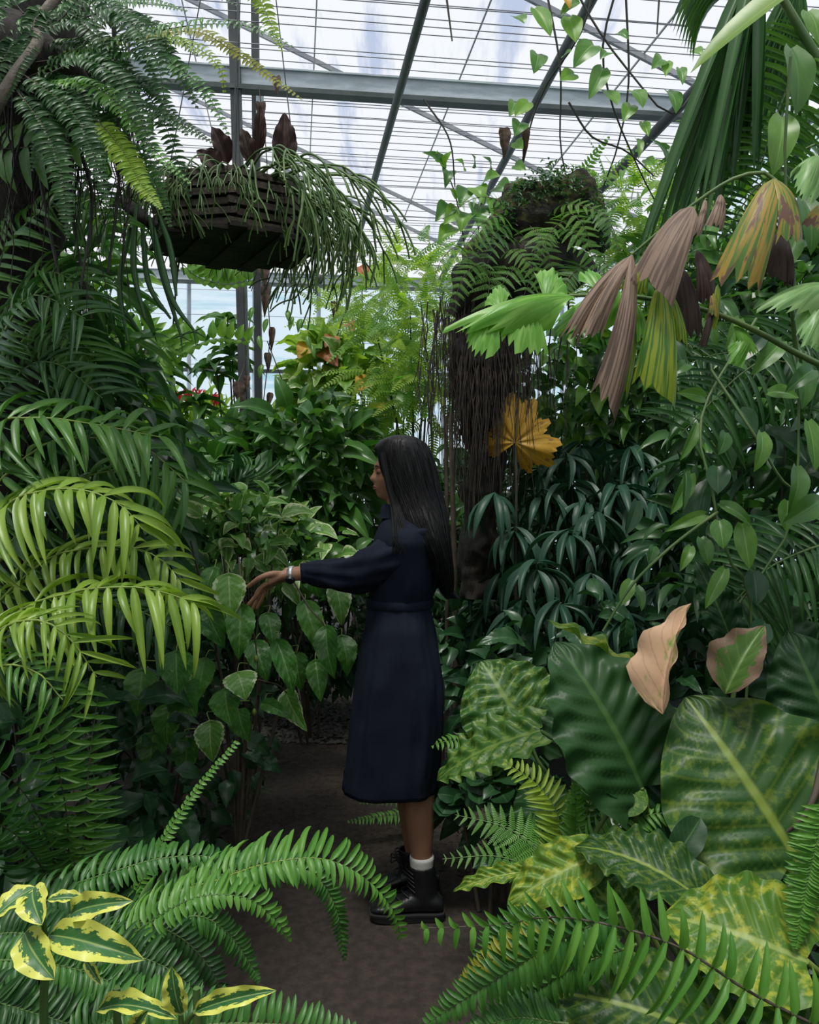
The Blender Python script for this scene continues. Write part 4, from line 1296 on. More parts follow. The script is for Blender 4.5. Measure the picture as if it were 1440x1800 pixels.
frond(fl, [(250, 1650, 1.72), (340, 1610, 1.72), (400, 1640, 1.74), (440, 1695, 1.76), (456, 1728, 1.76)], 34, .050, .011, 'fern', up=(.2, -.7, .6), ang=.3, seed=45, grav=.2)
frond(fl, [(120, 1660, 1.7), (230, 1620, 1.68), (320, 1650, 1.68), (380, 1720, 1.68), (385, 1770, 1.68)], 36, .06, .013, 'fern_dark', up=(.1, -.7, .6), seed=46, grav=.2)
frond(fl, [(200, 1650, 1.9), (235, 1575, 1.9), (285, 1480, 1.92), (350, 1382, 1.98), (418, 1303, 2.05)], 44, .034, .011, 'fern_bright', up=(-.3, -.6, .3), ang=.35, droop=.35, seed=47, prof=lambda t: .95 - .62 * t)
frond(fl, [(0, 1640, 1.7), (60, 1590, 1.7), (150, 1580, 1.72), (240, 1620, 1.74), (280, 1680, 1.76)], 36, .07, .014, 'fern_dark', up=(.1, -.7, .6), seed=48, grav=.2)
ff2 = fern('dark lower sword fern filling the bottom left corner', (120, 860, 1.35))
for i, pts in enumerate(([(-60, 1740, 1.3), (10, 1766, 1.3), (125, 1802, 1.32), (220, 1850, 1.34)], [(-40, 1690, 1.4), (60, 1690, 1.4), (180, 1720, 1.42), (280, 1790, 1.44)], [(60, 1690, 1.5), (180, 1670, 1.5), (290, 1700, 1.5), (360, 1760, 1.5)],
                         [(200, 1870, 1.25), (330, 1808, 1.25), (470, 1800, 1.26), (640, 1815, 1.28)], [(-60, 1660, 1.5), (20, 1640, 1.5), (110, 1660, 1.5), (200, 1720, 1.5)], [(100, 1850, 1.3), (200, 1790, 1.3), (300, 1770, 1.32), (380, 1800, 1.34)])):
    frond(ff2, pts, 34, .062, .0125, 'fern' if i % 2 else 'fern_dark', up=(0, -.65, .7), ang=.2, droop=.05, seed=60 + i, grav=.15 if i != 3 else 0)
# upright sword ferns at the left edge of the path
fu = fern('upright sword fern with level leaflets left of the path', (140, 860, 2.15))
up_ = [([(140, 1560, 2.1), (147, 1480, 2.1), (152, 1400, 2.1), (160, 1310, 2.12), (172, 1228, 2.16)], 14, .092), ([(120, 1560, 2.12), (118, 1440, 2.05), (95, 1330, 2.0), (60, 1262, 1.98)], 16, .088), ([(110, 1560, 2.15), (70, 1440, 2.02), (20, 1370, 1.95), (-50, 1330, 1.9)], 16, .09),
       ([(130, 1560, 2.2), (130, 1400, 2.25), (110, 1300, 2.3), (60, 1230, 2.35)], 17, .085), ([(100, 1570, 2.1), (50, 1490, 2.0), (0, 1450, 1.9), (-60, 1440, 1.85)], 16, .09), ([(150, 1560, 2.2), (170, 1420, 2.28), (150, 1300, 2.36), (110, 1215, 2.4)], 17, .08)]
for i, (pts, n, L_) in enumerate(up_):
    frond(fu, pts, n, L_, .015, 'fern_bright' if i < 2 else 'fern', up=(0, -.85, .45), ang=.08, droop=.08, seed=80 + i, rmat='stem_brown', prof=lambda t: 1 - .55 * max(0, t - .35) ** 1.1)
fx = fern('little dark fern clump along the left path edge', (420, 860, 4.0))
for i in range(7):
    a = -.6 + i * .35
    b = P(395, 1420, 3.75)
    frond(fx, [b, b + V((.10 * math.sin(a), -.05, .12)), b + V((.24 * math.sin(a), -.12 * math.cos(a), .08))], 14, .035, .010, 'fern_dark', split=False, seed=95 + i, world=True)

# variegated leaves
va = empty('variegated_plant', V((P(190, 860, 1.22).x, 1.22, 0)), 'bright yellow and green variegated leaves in the lower left corner', 'plant')
VL = [((62, 1560, 1.22), (-12, 1615, 1.18), 44, (-.2, -.6, .8)), ((58, 1562, 1.22), (74, 1626, 1.16), 58, (0, -.85, .55)), ((124, 1610, 1.22), (234, 1584, 1.18), 46, (0, -.8, .6)), ((84, 1582, 1.25), (152, 1580, 1.26), 24, (0, -.5, .85)),
      ((44, 1640, 1.20), (96, 1722, 1.14), 66, (0, -.85, .5)), ((86, 1644, 1.2), (254, 1688, 1.16), 62, (0, -.75, .65)), ((318, 1782, 1.15), (302, 1698, 1.14), 44, (0, -1, .2)), ((343, 1779, 1.15), (486, 1741, 1.13), 36, (0, -.75, .65)), ((170, 1778, 1.18), (312, 1792, 1.14), 40, (0, -.5, .85)),
      ((240, 1812, 1.16), (262, 1775, 1.12), 30, (0, -.8, .5)), ((150, 1690, 1.22), (178, 1732, 1.19), 18, (.4, -.8, .4))]
for i, (b, tp, w, n) in enumerate(VL):
    hl(va, VG[i % 3], 'varieg', b, tp, w, n)
for pts in ([(62, 1562, 1.22), (80, 1640, 1.24), (75, 1760, 1.25), (80, 1900, 1.25)], [(124, 1610, 1.22), (95, 1640, 1.24), (80, 1720, 1.25), (80, 1900, 1.25)], [(318, 1782, 1.15), (320, 1830, 1.16), (325, 1920, 1.18)], [(343, 1779, 1.15), (328, 1800, 1.16), (322, 1860, 1.17)]):
    stem(va, pts, .0035, .006, 'stem_green', n=8)
for x_ in (-.55, -.40):
    wstem(va, [V((x_ * .8, 1.24, .75)), V((x_ * .8, 1.26, .35)), V((x_ * .8, 1.26, 0))], .006, .009, 'stem_green')

# ---- left areca palm
ar = empty('areca_palm', V((-1.35, 2.2, 0)), 'light green palm with drooping leaflets on the left', 'palm')
def dr_prof(t): return .55 + .45 * math.sin(PI * min(1, t * 1.15)) if t < .8 else .95 - .7 * (t - .8)
AR = [  # rachis polyline, n, L, W, mat, grav
    ([(-150, 1260, 2.05), (20, 1085, 2.00), (125, 1042, 1.98), (190, 1033, 1.97), (250, 1033, 1.98), (300, 1045, 2.0), (348, 1062, 2.02)], 24, .205, .024, 'palm', .75),
    ([(-150, 1080, 2.15), (0, 900, 2.10), (70, 864, 2.08), (150, 862, 2.08), (215, 890, 2.08), (250, 930, 2.08)], 22, .20, .026, 'palm', .6),
    ([(-120, 1180, 2.2), (60, 1000, 2.18), (150, 965, 2.16), (230, 962, 2.16), (285, 985, 2.18), (318, 1025, 2.2)], 24, .17, .020, 'palm', .55),
    ([(-150, 1000, 2.3), (50, 800, 2.35), (150, 770, 2.36), (250, 785, 2.38), (330, 850, 2.4)], 22, .20, .024, 'palm_mid', .5),
    ([(-160, 1250, 1.95), (-20, 1120, 1.85), (60, 1090, 1.82), (120, 1120, 1.82), (170, 1190, 1.84)], 20, .14, .014, 'palm', .4),
    ([(-160, 1300, 1.9), (-20, 1180, 1.80), (60, 1180, 1.78), (110, 1230, 1.78)], 18, .12, .013, 'palm_mid', .4),
    ([(-150, 960, 2.2), (-20, 760, 2.2), (60, 735, 2.2), (160, 745, 2.25), (290, 770, 2.3)], 22, .21, .025, 'palm_mid', .3),
    ([(-100, 1150, 2.5), (60, 900, 2.5), (180, 830, 2.5), (280, 840, 2.5), (330, 880, 2.5)], 24, .20, .022, 'palm_mid', .45),
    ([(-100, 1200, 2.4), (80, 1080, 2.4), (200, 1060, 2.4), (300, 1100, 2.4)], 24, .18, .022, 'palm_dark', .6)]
for i, (pts, n, L_, W_, mt, gv) in enumerate(AR):
    frond(ar, pts, n, L_, W_, mt, t='strap', up=(.05, -.55, .8), ang=.45, droop=.1, grav=gv, seed=110 + i, rmat='stem_lime', rad=.006, prof=dr_prof, start=.18, face=.3, jit=.24)
b0 = wloc(ar)
for i in range(5):
    a = i * 1.3
    wstem(ar, [b0 + V((.08 * math.cos(a), .08 * math.sin(a), 0)), b0 + V((.14 * math.cos(a), .12 * math.sin(a), .7)), b0 + V((.12 * math.cos(a), .1 * math.sin(a), 1.35))], .022, .010, 'stem_lime', 'cane', 8)

# ---- hibiscus with the leaf she touches
hi = empty('hibiscus_shrub', V((P(420, 860, 3.3).x, 3.3, 0)), 'shrub with large toothed hanging leaves touched by the woman', 'shrub')
HL = [((402, 1012, 2.90), (405, 1090, 2.86), 60), ((423, 1066, 2.90), (419, 1160, 2.86), 54), ((376, 1000, 2.95), (360, 1053, 2.92), 32), ((310, 1148, 2.75), (313, 1222, 2.70), 66), ((325, 1205, 2.78), (345, 1260, 2.72), 70), ((418, 1184, 2.85), (432, 1232, 2.80), 62),
      ((396, 1213, 2.86), (407, 1276, 2.80), 62), ((487, 1128, 2.98), (516, 1224, 2.94), 42), ((574, 1104, 3.05), (589, 1194, 3.0), 46), ((555, 1163, 3.1), (564, 1234, 3.05), 40), ((503, 1218, 3.1), (540, 1286, 3.0), 44), ((463, 1237, 3.05), (514, 1265, 3.0), 28),
      ((340, 1040, 3.0), (312, 1075, 2.95), 50), ((535, 1060, 3.2), (560, 1150, 3.15), 46), ((362, 1070, 3.0), (395, 1140, 2.95), 56), ((290, 1060, 2.9), (285, 1120, 2.85), 42), ((445, 1130, 3.1), (470, 1200, 3.05), 48), ((600, 1120, 3.3), (610, 1190, 3.25), 44),
      ((360, 1160, 3.0), (350, 1230, 2.95), 50), ((300, 1240, 2.9), (295, 1310, 2.85), 60), ((370, 1270, 2.95), (375, 1340, 2.9), 55), ((250, 1180, 2.8), (240, 1260, 2.75), 60), ((470, 1080, 3.2), (480, 1140, 3.15), 40), ((520, 1150, 3.3), (530, 1215, 3.25), 44),
      ((330, 1300, 3.1), (330, 1370, 3.05), 50), ((590, 1030, 3.4), (600, 1100, 3.35), 46), ((540, 1000, 3.3), (560, 1050, 3.3), 40), ((270, 1290, 2.9), (262, 1360, 2.85), 55), ((420, 1250, 3.1), (440, 1305, 3.05), 46)]
rg = random.Random(77)
for i, (b, tp, w) in enumerate(HL):
    hl(hi, HB[i % 3], 'hibiscus' if i % 5 else 'hibiscus_pale', b, tp, w, (rg.uniform(-.35, .35), -.85, .45))
    B = pp(b)
    wstem(hi, [B, B + V((rg.uniform(-.02, .02), .02, .03)), B + V((rg.uniform(-.03, .03), .07, .02))], .0018, .0022, 'stem_lime', 'petiole', 5, 6)
for pts in ([(420, 980, 3.0), (428, 1060, 2.92), (446, 1110, 2.93), (453, 1180, 2.94), (449, 1255, 2.95)], [(515, 1020, 3.1), (545, 1070, 3.06), (572, 1105, 3.05), (560, 1165, 3.1)], [(300, 1050, 2.85), (310, 1120, 2.78), (312, 1148, 2.76)], [(453, 1195, 2.94), (490, 1205, 3.05), (505, 1220, 3.1)]):
    stem(hi, pts, .0035, .002, 'stem_brown', 'twig')
for x_, y_, z_ in ((-.7, 3.1, 1.25), (-.55, 3.3, 1.2), (-.85, 3.2, 1.3), (-.35, 3.5, 1.2), (-.6, 3.0, 1.22)):
    wstem(hi, [wloc(hi), wloc(hi).lerp(V((x_, y_, z_)), .5) + V((0, .1, .1)), V((x_, y_, z_))], .010, .004, 'stem_brown', 'branch')
for px, py in ((450, 1158), (447, 1252)):
    q = P(px, py, 2.93); md = MD(); tube(md, [q + V((0, 0, -.012)), q + V((0, 0, -.006)), q, q + V((0, 0, .008)), q + V((0, 0, .014))], .006, .006, 8, rad=lambda t: .002 + .007 * math.sin(PI * t)); obj('bud', md.mesh('bud', 'stem_lime'), hi)
# dense dark growth behind it
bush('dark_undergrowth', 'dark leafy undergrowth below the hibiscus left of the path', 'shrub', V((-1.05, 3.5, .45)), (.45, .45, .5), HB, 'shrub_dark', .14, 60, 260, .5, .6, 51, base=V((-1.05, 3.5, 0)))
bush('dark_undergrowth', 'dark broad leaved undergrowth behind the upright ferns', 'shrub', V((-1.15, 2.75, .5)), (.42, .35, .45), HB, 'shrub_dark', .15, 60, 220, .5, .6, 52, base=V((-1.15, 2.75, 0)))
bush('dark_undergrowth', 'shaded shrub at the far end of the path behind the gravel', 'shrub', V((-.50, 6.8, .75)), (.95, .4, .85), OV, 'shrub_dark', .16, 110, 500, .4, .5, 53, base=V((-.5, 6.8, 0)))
bush('variegated_shrub', 'cream edged small leaved shrub above her outstretched hand', 'shrub', P(415, 950, 3.7), (.34, .3, .24), OV, ['white_edge', 'hibiscus_pale'], .12, 120, 120, .25, .55, 54, base=V((-.8, 3.9, 0)), fillmat='shrub')
bush('variegated_shrub', 'pale green leafy shrub under the sleeve beyond the path', 'shrub', P(500, 985, 4.3), (.42, .3, .25), OV, ['white_edge', 'shrub_bright', 'shrub'], .13, 90, 160, .25, .55, 55, base=V((-.6, 4.9, 0)), fillmat='shrub')
bush('background_shrub', 'dark glossy shrub straight ahead beneath the outstretched arm', 'shrub', P(540, 1110, 5.4), (.55, .3, .42), HB, 'shrub_dark', .16, 90, 350, .5, .55, 56, base=V((-.65, 5.9, 0)))

# ---- broad leaved shrubs of the middle distance
bush('leafy_shrub', 'glossy dark green shrub left of her head', 'shrub', P(545, 830, 4.9), (.46, .4, .46), OV, 'shrub', .23, 130, 320, .3, .42, 57, base=V((-.55, 6.0, 0)))
bush('leafy_shrub', 'shrub with broad pointed leaves under the steel column', 'shrub', P(430, 825, 5.2), (.42, .4, .26), OV, ['shrub', 'shrub_bright'], .24, 80, 200, .1, .42, 58, base=V((-1.0, 6.1, 0)))
bush('leafy_shrub', 'shaded shrub behind the palm fronds at left centre', 'shrub', P(290, 905, 4.2), (.5, .4, .42), OV, ['shrub', 'shrub_dark'], .18, 120, 360, .3, .45, 59, base=V((-1.3, 4.3, 0)))
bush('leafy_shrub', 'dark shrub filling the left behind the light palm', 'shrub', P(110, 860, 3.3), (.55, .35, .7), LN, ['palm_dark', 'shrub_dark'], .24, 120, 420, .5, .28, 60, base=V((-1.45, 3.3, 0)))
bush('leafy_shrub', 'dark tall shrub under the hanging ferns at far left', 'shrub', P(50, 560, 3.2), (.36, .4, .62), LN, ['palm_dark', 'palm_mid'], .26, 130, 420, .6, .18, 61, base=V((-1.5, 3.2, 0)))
bush('leafy_shrub', 'bright leafy tree behind the left palms near the glass', 'shrub', P(165, 680, 6.0), (.50, .5, .75), LN, ['shrub_bright', 'shrub'], .26, 150, 420, .4, .32, 62, base=V((-2.3, 6.0, 0)))
bush('leafy_shrub', 'lime green low shrub beneath the red flowers', 'shrub', P(330, 745, 7.2), (.55, .4, .22), LN, 'shrub_lime', .22, 130, 240, .0, .22, 63, base=V((-1.9, 7.2, 0)), stem_mat='stem_green')
bush('leafy_shrub', 'sunlit yellow green shrub near the rear glass wall', 'shrub', P(480, 800, 8.0), (1.0, .5, .4), OV, ['shrub_lime', 'shrub_bright'], .22, 140, 400, .2, .4, 64, base=V((-1.4, 8.0, 0)))
bush('leafy_shrub', 'small leaved green shrub on the far left by the side wall', 'shrub', P(60, 500, 5.6), (.8, .5, 1.4), OV, ['shrub', 'shrub_bright'], .22, 160, 520, .3, .4, 65, base=V((-2.6, 5.6, 0)))
bush('leafy_shrub', 'large shaded shrub beyond the path at centre', 'shrub', P(640, 900, 6.9), (1.0, .5, .6), OV, ['shrub', 'shrub_bright'], .20, 160, 520, .3, .42, 66, base=V((-.35, 6.9, 0)))
# red flowers
rf = empty('red_flower_plant', V((P(335, 860, 7.0).x, 7.0, 0)), 'cluster of red spiky flowers near the rear glass', 'flower')
rg = random.Random(12)
for i in range(46):
    p = P(rg.uniform(292, 385), 0, 7.0); p.z = P(0, 704 + abs((p.x + 1.86) * 25) + rg.uniform(-6, 8), 7.0).z; p.y += rg.uniform(-.12, .12)
    place('petal', gm('lance%d' % (i % 3), 'red_flower'), frame(p, V((rg.uniform(-.7, .7), rg.uniform(-.6, .4), 1)), V((0, -1, .3)), .022, .10, .10), rf)
for i in range(6):
    e = P(300 + 15 * i, 715, 7.0); wstem(rf, [wloc(rf), wloc(rf).lerp(e, .6), e], .008, .004)
# shoots with whorled leaves before the glass
def shoot(label, base, tips, mat, L, W, n, droop, seed):
    r = empty('leafy_shoot', base, label, 'shrub')
    rg = random.Random(seed)
    for t in tips:
        q = pp(t)
        wstem(r, [V(base), V(base).lerp(q, .5) + V((.04, 0, 0)), q], .011, .006, 'stem_dark', 'branch')
        whorl(r, q, n, L, W, mat, rg, 'ovate', droop)
        whorl(r, q + V((0, 0, -.07)), n - 1, L * 1.1, W * 1.1, mat, rg, 'ovate', droop + .3)
    return r
shoot('dark shoots with whorled leaves standing against the rear glass', V((P(415, 860, 6.5).x - .1, 6.9, 0)), [(400, 560, 6.8), (408, 615, 6.7), (380, 640, 6.6), (275, 655, 6.4), (292, 620, 6.6), (470, 730, 6.6), (350, 700, 6.5)], 'shrub', .27, .105, 7, .25, 3)
# compound leaf sprays below the basket
cs = empty('compound_leaf_vine', P(330, 500, 4.6), 'arching vine with rows of oval leaflets below the basket', 'vine')
for i, pts in enumerate(([(318, 462, 4.6), (350, 488, 4.6), (400, 500, 4.6), (445, 492, 4.6)], [(300, 640, 5.2), (330, 615, 5.2), (380, 595, 5.2), (440, 600, 5.2)], [(190, 600, 4.8), (260, 590, 4.8), (320, 620, 4.8)], [(330, 560, 5), (300, 590, 5), (280, 640, 5)])):
    frond(cs, pts, 10, .16, .066, 'shrub_bright', t='ovate', up=(0, -1, .05), ang=.1, droop=.0, grav=.5, seed=140 + i, sides=(1, .25), prof=lambda t: 1 - .3 * t, rmat='stem_green')
stem(cs, [(318, 440, 4.6), (310, 500, 4.8), (300, 640, 5.2)], .006, .006, 'stem_brown')

# ---- right: dark drooping mango-like shrub
mg = empty('drooping_shrub', V((P(1050, 860, 3.7).x, 3.8, 0)), 'dark shrub with long drooping narrow leaves on the right', 'shrub')
rg = random.Random(31)
MW = [(945, 990, 3.35), (1000, 935, 3.5), (1050, 905, 3.55), (1100, 1070, 3.2), (905, 930, 3.7), (1135, 960, 3.5), (1080, 850, 3.8), (1005, 850, 3.9), (950, 820, 4.0), (1150, 880, 3.7), (1190, 820, 3.8), (1040, 1010, 3.35), (985, 1060, 3.25), (920, 1060, 3.5), (1160, 1030, 3.3), (1110, 790, 3.9), (1020, 780, 4.1),
      (1200, 940, 3.5), (1080, 1110, 3.3), (880, 1010, 3.9), (1140, 1120, 3.2), (960, 1110, 3.5), (850, 1080, 4.1)]
for i, t in enumerate(MW):
    q = pp(t)
    whorl(mg, q, 11, .25, .040, 'mango', rg, 'lance', 1.3)
    wstem(mg, [wloc(mg) + V((rg.uniform(-.1, .1), rg.uniform(-.1, .1), 0)), wloc(mg).lerp(q, .6) + V((0, .1, .1)), q], .010, .004, 'stem_dark', 'branch')
md = MD()
for i in range(70):
    q = P(rg.uniform(850, 1230), rg.uniform(770, 1170), rg.uniform(3.7, 4.5))
    whorl(mg, q, 10, .23, .040, 'mango', rg, droop=1.2, md=md)
o = obj('foliage', md.mesh('foliage', 'mango'), mg); o['kind'] = 'stuff'
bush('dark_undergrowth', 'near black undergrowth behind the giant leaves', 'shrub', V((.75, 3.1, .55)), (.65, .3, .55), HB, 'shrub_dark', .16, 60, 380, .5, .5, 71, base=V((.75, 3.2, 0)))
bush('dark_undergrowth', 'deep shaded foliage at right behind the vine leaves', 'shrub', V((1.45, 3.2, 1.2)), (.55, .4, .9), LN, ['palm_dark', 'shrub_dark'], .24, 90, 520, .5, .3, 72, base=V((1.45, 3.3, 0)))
bush('leafy_shrub', 'mid green shrub right of the root mass', 'shrub', P(1040, 690, 4.6), (.6, .4, .40), OV, ['shrub', 'shrub_bright'], .16, 150, 420, .4, .5, 73, base=V((1.0, 4.8, 0)))
bush('leafy_shrub', 'tall dense shrub behind the drying palm leaflets', 'shrub', P(1260, 640, 4.4), (.65, .4, .75), OV, ['shrub', 'shrub_dark'], .20, 130, 520, .4, .42, 74, base=V((1.6, 4.6, 0)))
bush('leafy_shrub', 'dark foliage directly behind her back', 'shrub', P(830, 960, 4.9), (.40, .35, .62), OV, ['shrub_dark', 'shrub'], .13, 120, 520, .4, .45, 75, base=V((.4, 4.9, 0)))
bush('leafy_shrub', 'dark low leaves beside the skirt at right', 'shrub', P(850, 1150, 4.2), (.5, .35, .4), OV, 'shrub_dark', .14, 60, 320, .4, .5, 76, base=V((.45, 4.2, 0)))
bush('leafy_shrub', 'high foliage at the right side wall beneath the roof', 'shrub', P(1310, 430, 5.3), (.62, .45, 1.0), OV, ['shrub', 'shrub_bright'], .22, 140, 520, .4, .42, 77, base=V((2.3, 5.4, 0)))
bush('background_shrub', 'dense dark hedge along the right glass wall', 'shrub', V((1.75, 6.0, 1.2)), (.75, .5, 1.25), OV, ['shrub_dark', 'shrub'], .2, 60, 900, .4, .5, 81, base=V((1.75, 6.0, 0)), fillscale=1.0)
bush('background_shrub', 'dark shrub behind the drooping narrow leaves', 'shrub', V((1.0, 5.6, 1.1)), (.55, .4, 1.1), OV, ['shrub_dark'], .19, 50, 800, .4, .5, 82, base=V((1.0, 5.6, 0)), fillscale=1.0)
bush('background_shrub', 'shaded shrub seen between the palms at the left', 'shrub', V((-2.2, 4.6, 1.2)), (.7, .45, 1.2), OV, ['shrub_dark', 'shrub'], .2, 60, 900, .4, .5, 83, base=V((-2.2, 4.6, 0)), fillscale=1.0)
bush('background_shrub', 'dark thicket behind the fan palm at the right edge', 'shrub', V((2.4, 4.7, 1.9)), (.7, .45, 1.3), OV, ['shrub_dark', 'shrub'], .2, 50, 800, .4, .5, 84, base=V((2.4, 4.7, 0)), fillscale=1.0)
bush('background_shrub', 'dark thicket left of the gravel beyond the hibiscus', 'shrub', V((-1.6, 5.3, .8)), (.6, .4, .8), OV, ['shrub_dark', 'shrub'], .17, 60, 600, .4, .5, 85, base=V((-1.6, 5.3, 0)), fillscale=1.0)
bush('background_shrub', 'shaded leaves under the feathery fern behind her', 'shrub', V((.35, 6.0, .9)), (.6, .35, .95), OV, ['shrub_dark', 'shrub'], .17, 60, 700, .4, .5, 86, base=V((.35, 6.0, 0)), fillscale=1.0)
for k, (lab, x0, x1, yy) in enumerate((('thin grey brown trunk right behind the skirt', 800, 792, 4.3), ('slender dark stem beside the thin trunk behind her', 778, 784, 4.5))):
    md = MD(); tube(md, catmull([V((P(x0, 0, yy).x, yy, 0)), V((P((x0 + x1) / 2 + 5, 0, yy).x, yy, .8)), V((P(x1, 0, yy).x, yy, 1.9))], 14), .02 - .008 * k, .012, 8)
    tag(obj('slender_trunk', md.mesh('slender_trunk', 'stem_brown'), loc=V((P(x0, 0, yy).x, yy, 0))), lab, 'tree')
sp = empty('small_palm', V((P(430, 860, 4.1).x, 4.1, 0)), 'small dark palm frond above the variegated leaves', 'palm')
frond(sp, [(470, 900, 4.1), (450, 830, 4.05), (420, 812, 4.0), (375, 825, 3.95)], 20, .16, .018, 'palm_dark', t='strap', up=(0, -.6, .7), ang=.4, grav=.3, seed=190, prof=dr_prof)
wstem(sp, [P(470, 900, 4.1), wloc(sp)], .006, .01)
# feathery bright masses right of the centre
def lacy(name, label, c, rad, n, mat, L_, seed, nb=None, base=None):
    rg = random.Random(seed)
    c = V(c)
    b = V(base) if base is not None else V((c.x, c.y, 0))
    r = empty(name, b, label, 'fern')
    for i in range(5):
        e = c + V((rg.uniform(-.6, .6) * rad[0], rg.uniform(-.3, .6) * rad[1], rg.uniform(-.2, .6) * rad[2]))
        wstem(r, [b, b.lerp(e, .6) + V((rg.uniform(-.1, .1), 0, .1)), e], .014, .005, 'stem_dark', 'branch')
    for i in range(n):
        while True:
            q = rv(rg)
            if q.length < 1: break
        if i < n * .45 and q.y > 0: q.y = -q.y
        p = c + V((q.x * rad[0], q.y * rad[1], q.z * rad[2]))
        d = V((q.x * .5 + rg.uniform(-.7, .7), -.25 + q.y * .3, q.z * .3 + rg.uniform(-.8, .3)))
        s = L_ * rg.uniform(.7, 1.3)
        place('frond', gm('feather0', mat if isinstance(mat, str) else rg.choice(mat)), frame(p, d, V((0, -.6, .7)) + rv(rg, .4), s * .9, s, s), r)
    return r
lacy('feathery_fern', 'bright feathery fern mass spilling behind her head', P(725, 600, 5.0), (.36, .35, .62), 250, ['lacy', 'lacy_green', 'lacy'], .24, 5)
lacy('feathery_fern', 'lime green feathery growth near the far right pipe', P(680, 560, 6.6), (.55, .4, .55), 240, ['lacy', 'fern_lime'], .26, 6)
lacy('feathery_fern', 'soft green feathery fern right of the mossy log', P(1090, 420, 4.9), (.55, .4, .42), 240, ['lacy_green', 'lacy'], .26, 7)
bush('leafy_shrub', 'yellow green leafy shrub below the far pipe end', 'shrub', P(600, 680, 6.2), (.42, .35, .42), ['hib0', 'hib1', 'hib2', 'ovate0'], ['shrub_lime', 'shrub_bright', 'white_edge'], .22, 120, 220, .3, .7, 78, base=V((-.4, 6.2, 0)))
au = empty('autumn_vine', P(575, 610, 6.0), 'vine with rusty red and orange leaves below the far pipe', 'vine')
for i, (x, y, w, m) in enumerate(((632, 470, 26, 'autumn'), (588, 592, 28, 'autumn'), (566, 618, 34, 'autumn'), (545, 606, 36, 'yellow_leaf'), (580, 628, 24, 'autumn'), (650, 665, 40, 'yellow_leaf'), (655, 712, 34, 'yellow_leaf'), (545, 742, 26, 'autumn'), (612, 570, 22, 'autumn'), (690, 455, 26, 'shrub_lime'), (648, 470, 40, 'shrub_lime'))):
    hl(au, HB[i % 3], m, (x, y, 5.9), (x + (-1) ** i * w * .6, y + w * .7, 5.8), w, (0, -.9, .4))
stem(au, [(632, 440, 5.95), (600, 570, 5.95), (570, 640, 5.95), (545, 745, 6.0), (560, 900, 6.2)], .006, .006, 'stem_brown')

# ---- mossy log with hanging roots
lg = empty('mossy_log', V((P(880, 860, 3.85).x, 3.95, 0)), 'mossy old trunk with ferns and hanging roots right of centre', 'trunk')
def lump(md, cs, rr, ns=28, nl=40, amp=.18, fq=4, seed=0):
    c = catmull(cs, nl)
    rings = []
    for i, p in enumerate(c):
        t = (c[min(i + 1, nl - 1)] - c[max(i - 1, 0)]).normalized()
        x = (V((0, -1, 0)) - t * (-t.y)).normalized(); y = t.cross(x)
        s = i / (nl - 1) * (len(rr) - 1); k = min(int(s), len(rr) - 2); r = rr[k] + (rr[k + 1] - rr[k]) * (s - k)
        ring = []
        for k in range(ns):
            a = 2 * PI * k / ns
            d = x * math.cos(a) + y * math.sin(a)
            q = p + d * r
            ring.append(p + d * (r * (1 + amp * noise.noise(q * fq + V((seed, 0, 0))) + amp * .5 * noise.noise(q * fq * 4))))
        rings.append(ring)
    loft(md, rings, ns)
md = MD(); lump(md, [P(840, 1050, 3.95), P(855, 800, 3.95), P(850, 600, 3.9), P(880, 510, 3.9), P(930, 440, 3.95)], [.10, .09, .10, .13, .15, .06], seed=1, amp=.5, fq=6, ns=48, nl=90)
obj('trunk', md.mesh('trunk', 'bark'), lg)
md = MD(); lump(md, [P(815, 500, 3.95), P(880, 440, 3.95), P(950, 385, 3.95), P(1000, 372, 3.98), P(1065, 440, 4.0)], [.04, .12, .165, .17, .12, .03], seed=4, amp=.55, fq=5, ns=72, nl=90)
obj('moss_crown', md.mesh('moss_crown', 'moss'), lg)
md = MD(); lump(md, [P(805, 560, 3.9), P(840, 500, 3.85), P(910, 480, 3.85), P(1000, 470, 3.9), P(1040, 480, 3.95)], [.04, .13, .15, .12, .04], seed=9, amp=.5, fq=6, ns=48, nl=60)
obj('trunk_burl', md.mesh('trunk_burl', 'bark'), lg)
rg = random.Random(9)
md = MD()
for i in range(620):
    x = rg.gauss(850, 46); y0 = rg.uniform(520, 660)
    p = P(x, y0, 3.82 + rg.uniform(-.1, .15)); ln = rg.uniform(.2, .75)
    pts = [p]
    for k in range(5): pts.append(pts[-1] + V((rg.uniform(-.018, .018), rg.uniform(-.012, .012), -ln / 5)))
    tube(md, pts, rg.uniform(.0015, .004), .001, 4, cap=False)
o = obj('hanging_roots', md.mesh('hanging_roots', 'root'), lg); o['kind'] = 'stuff'
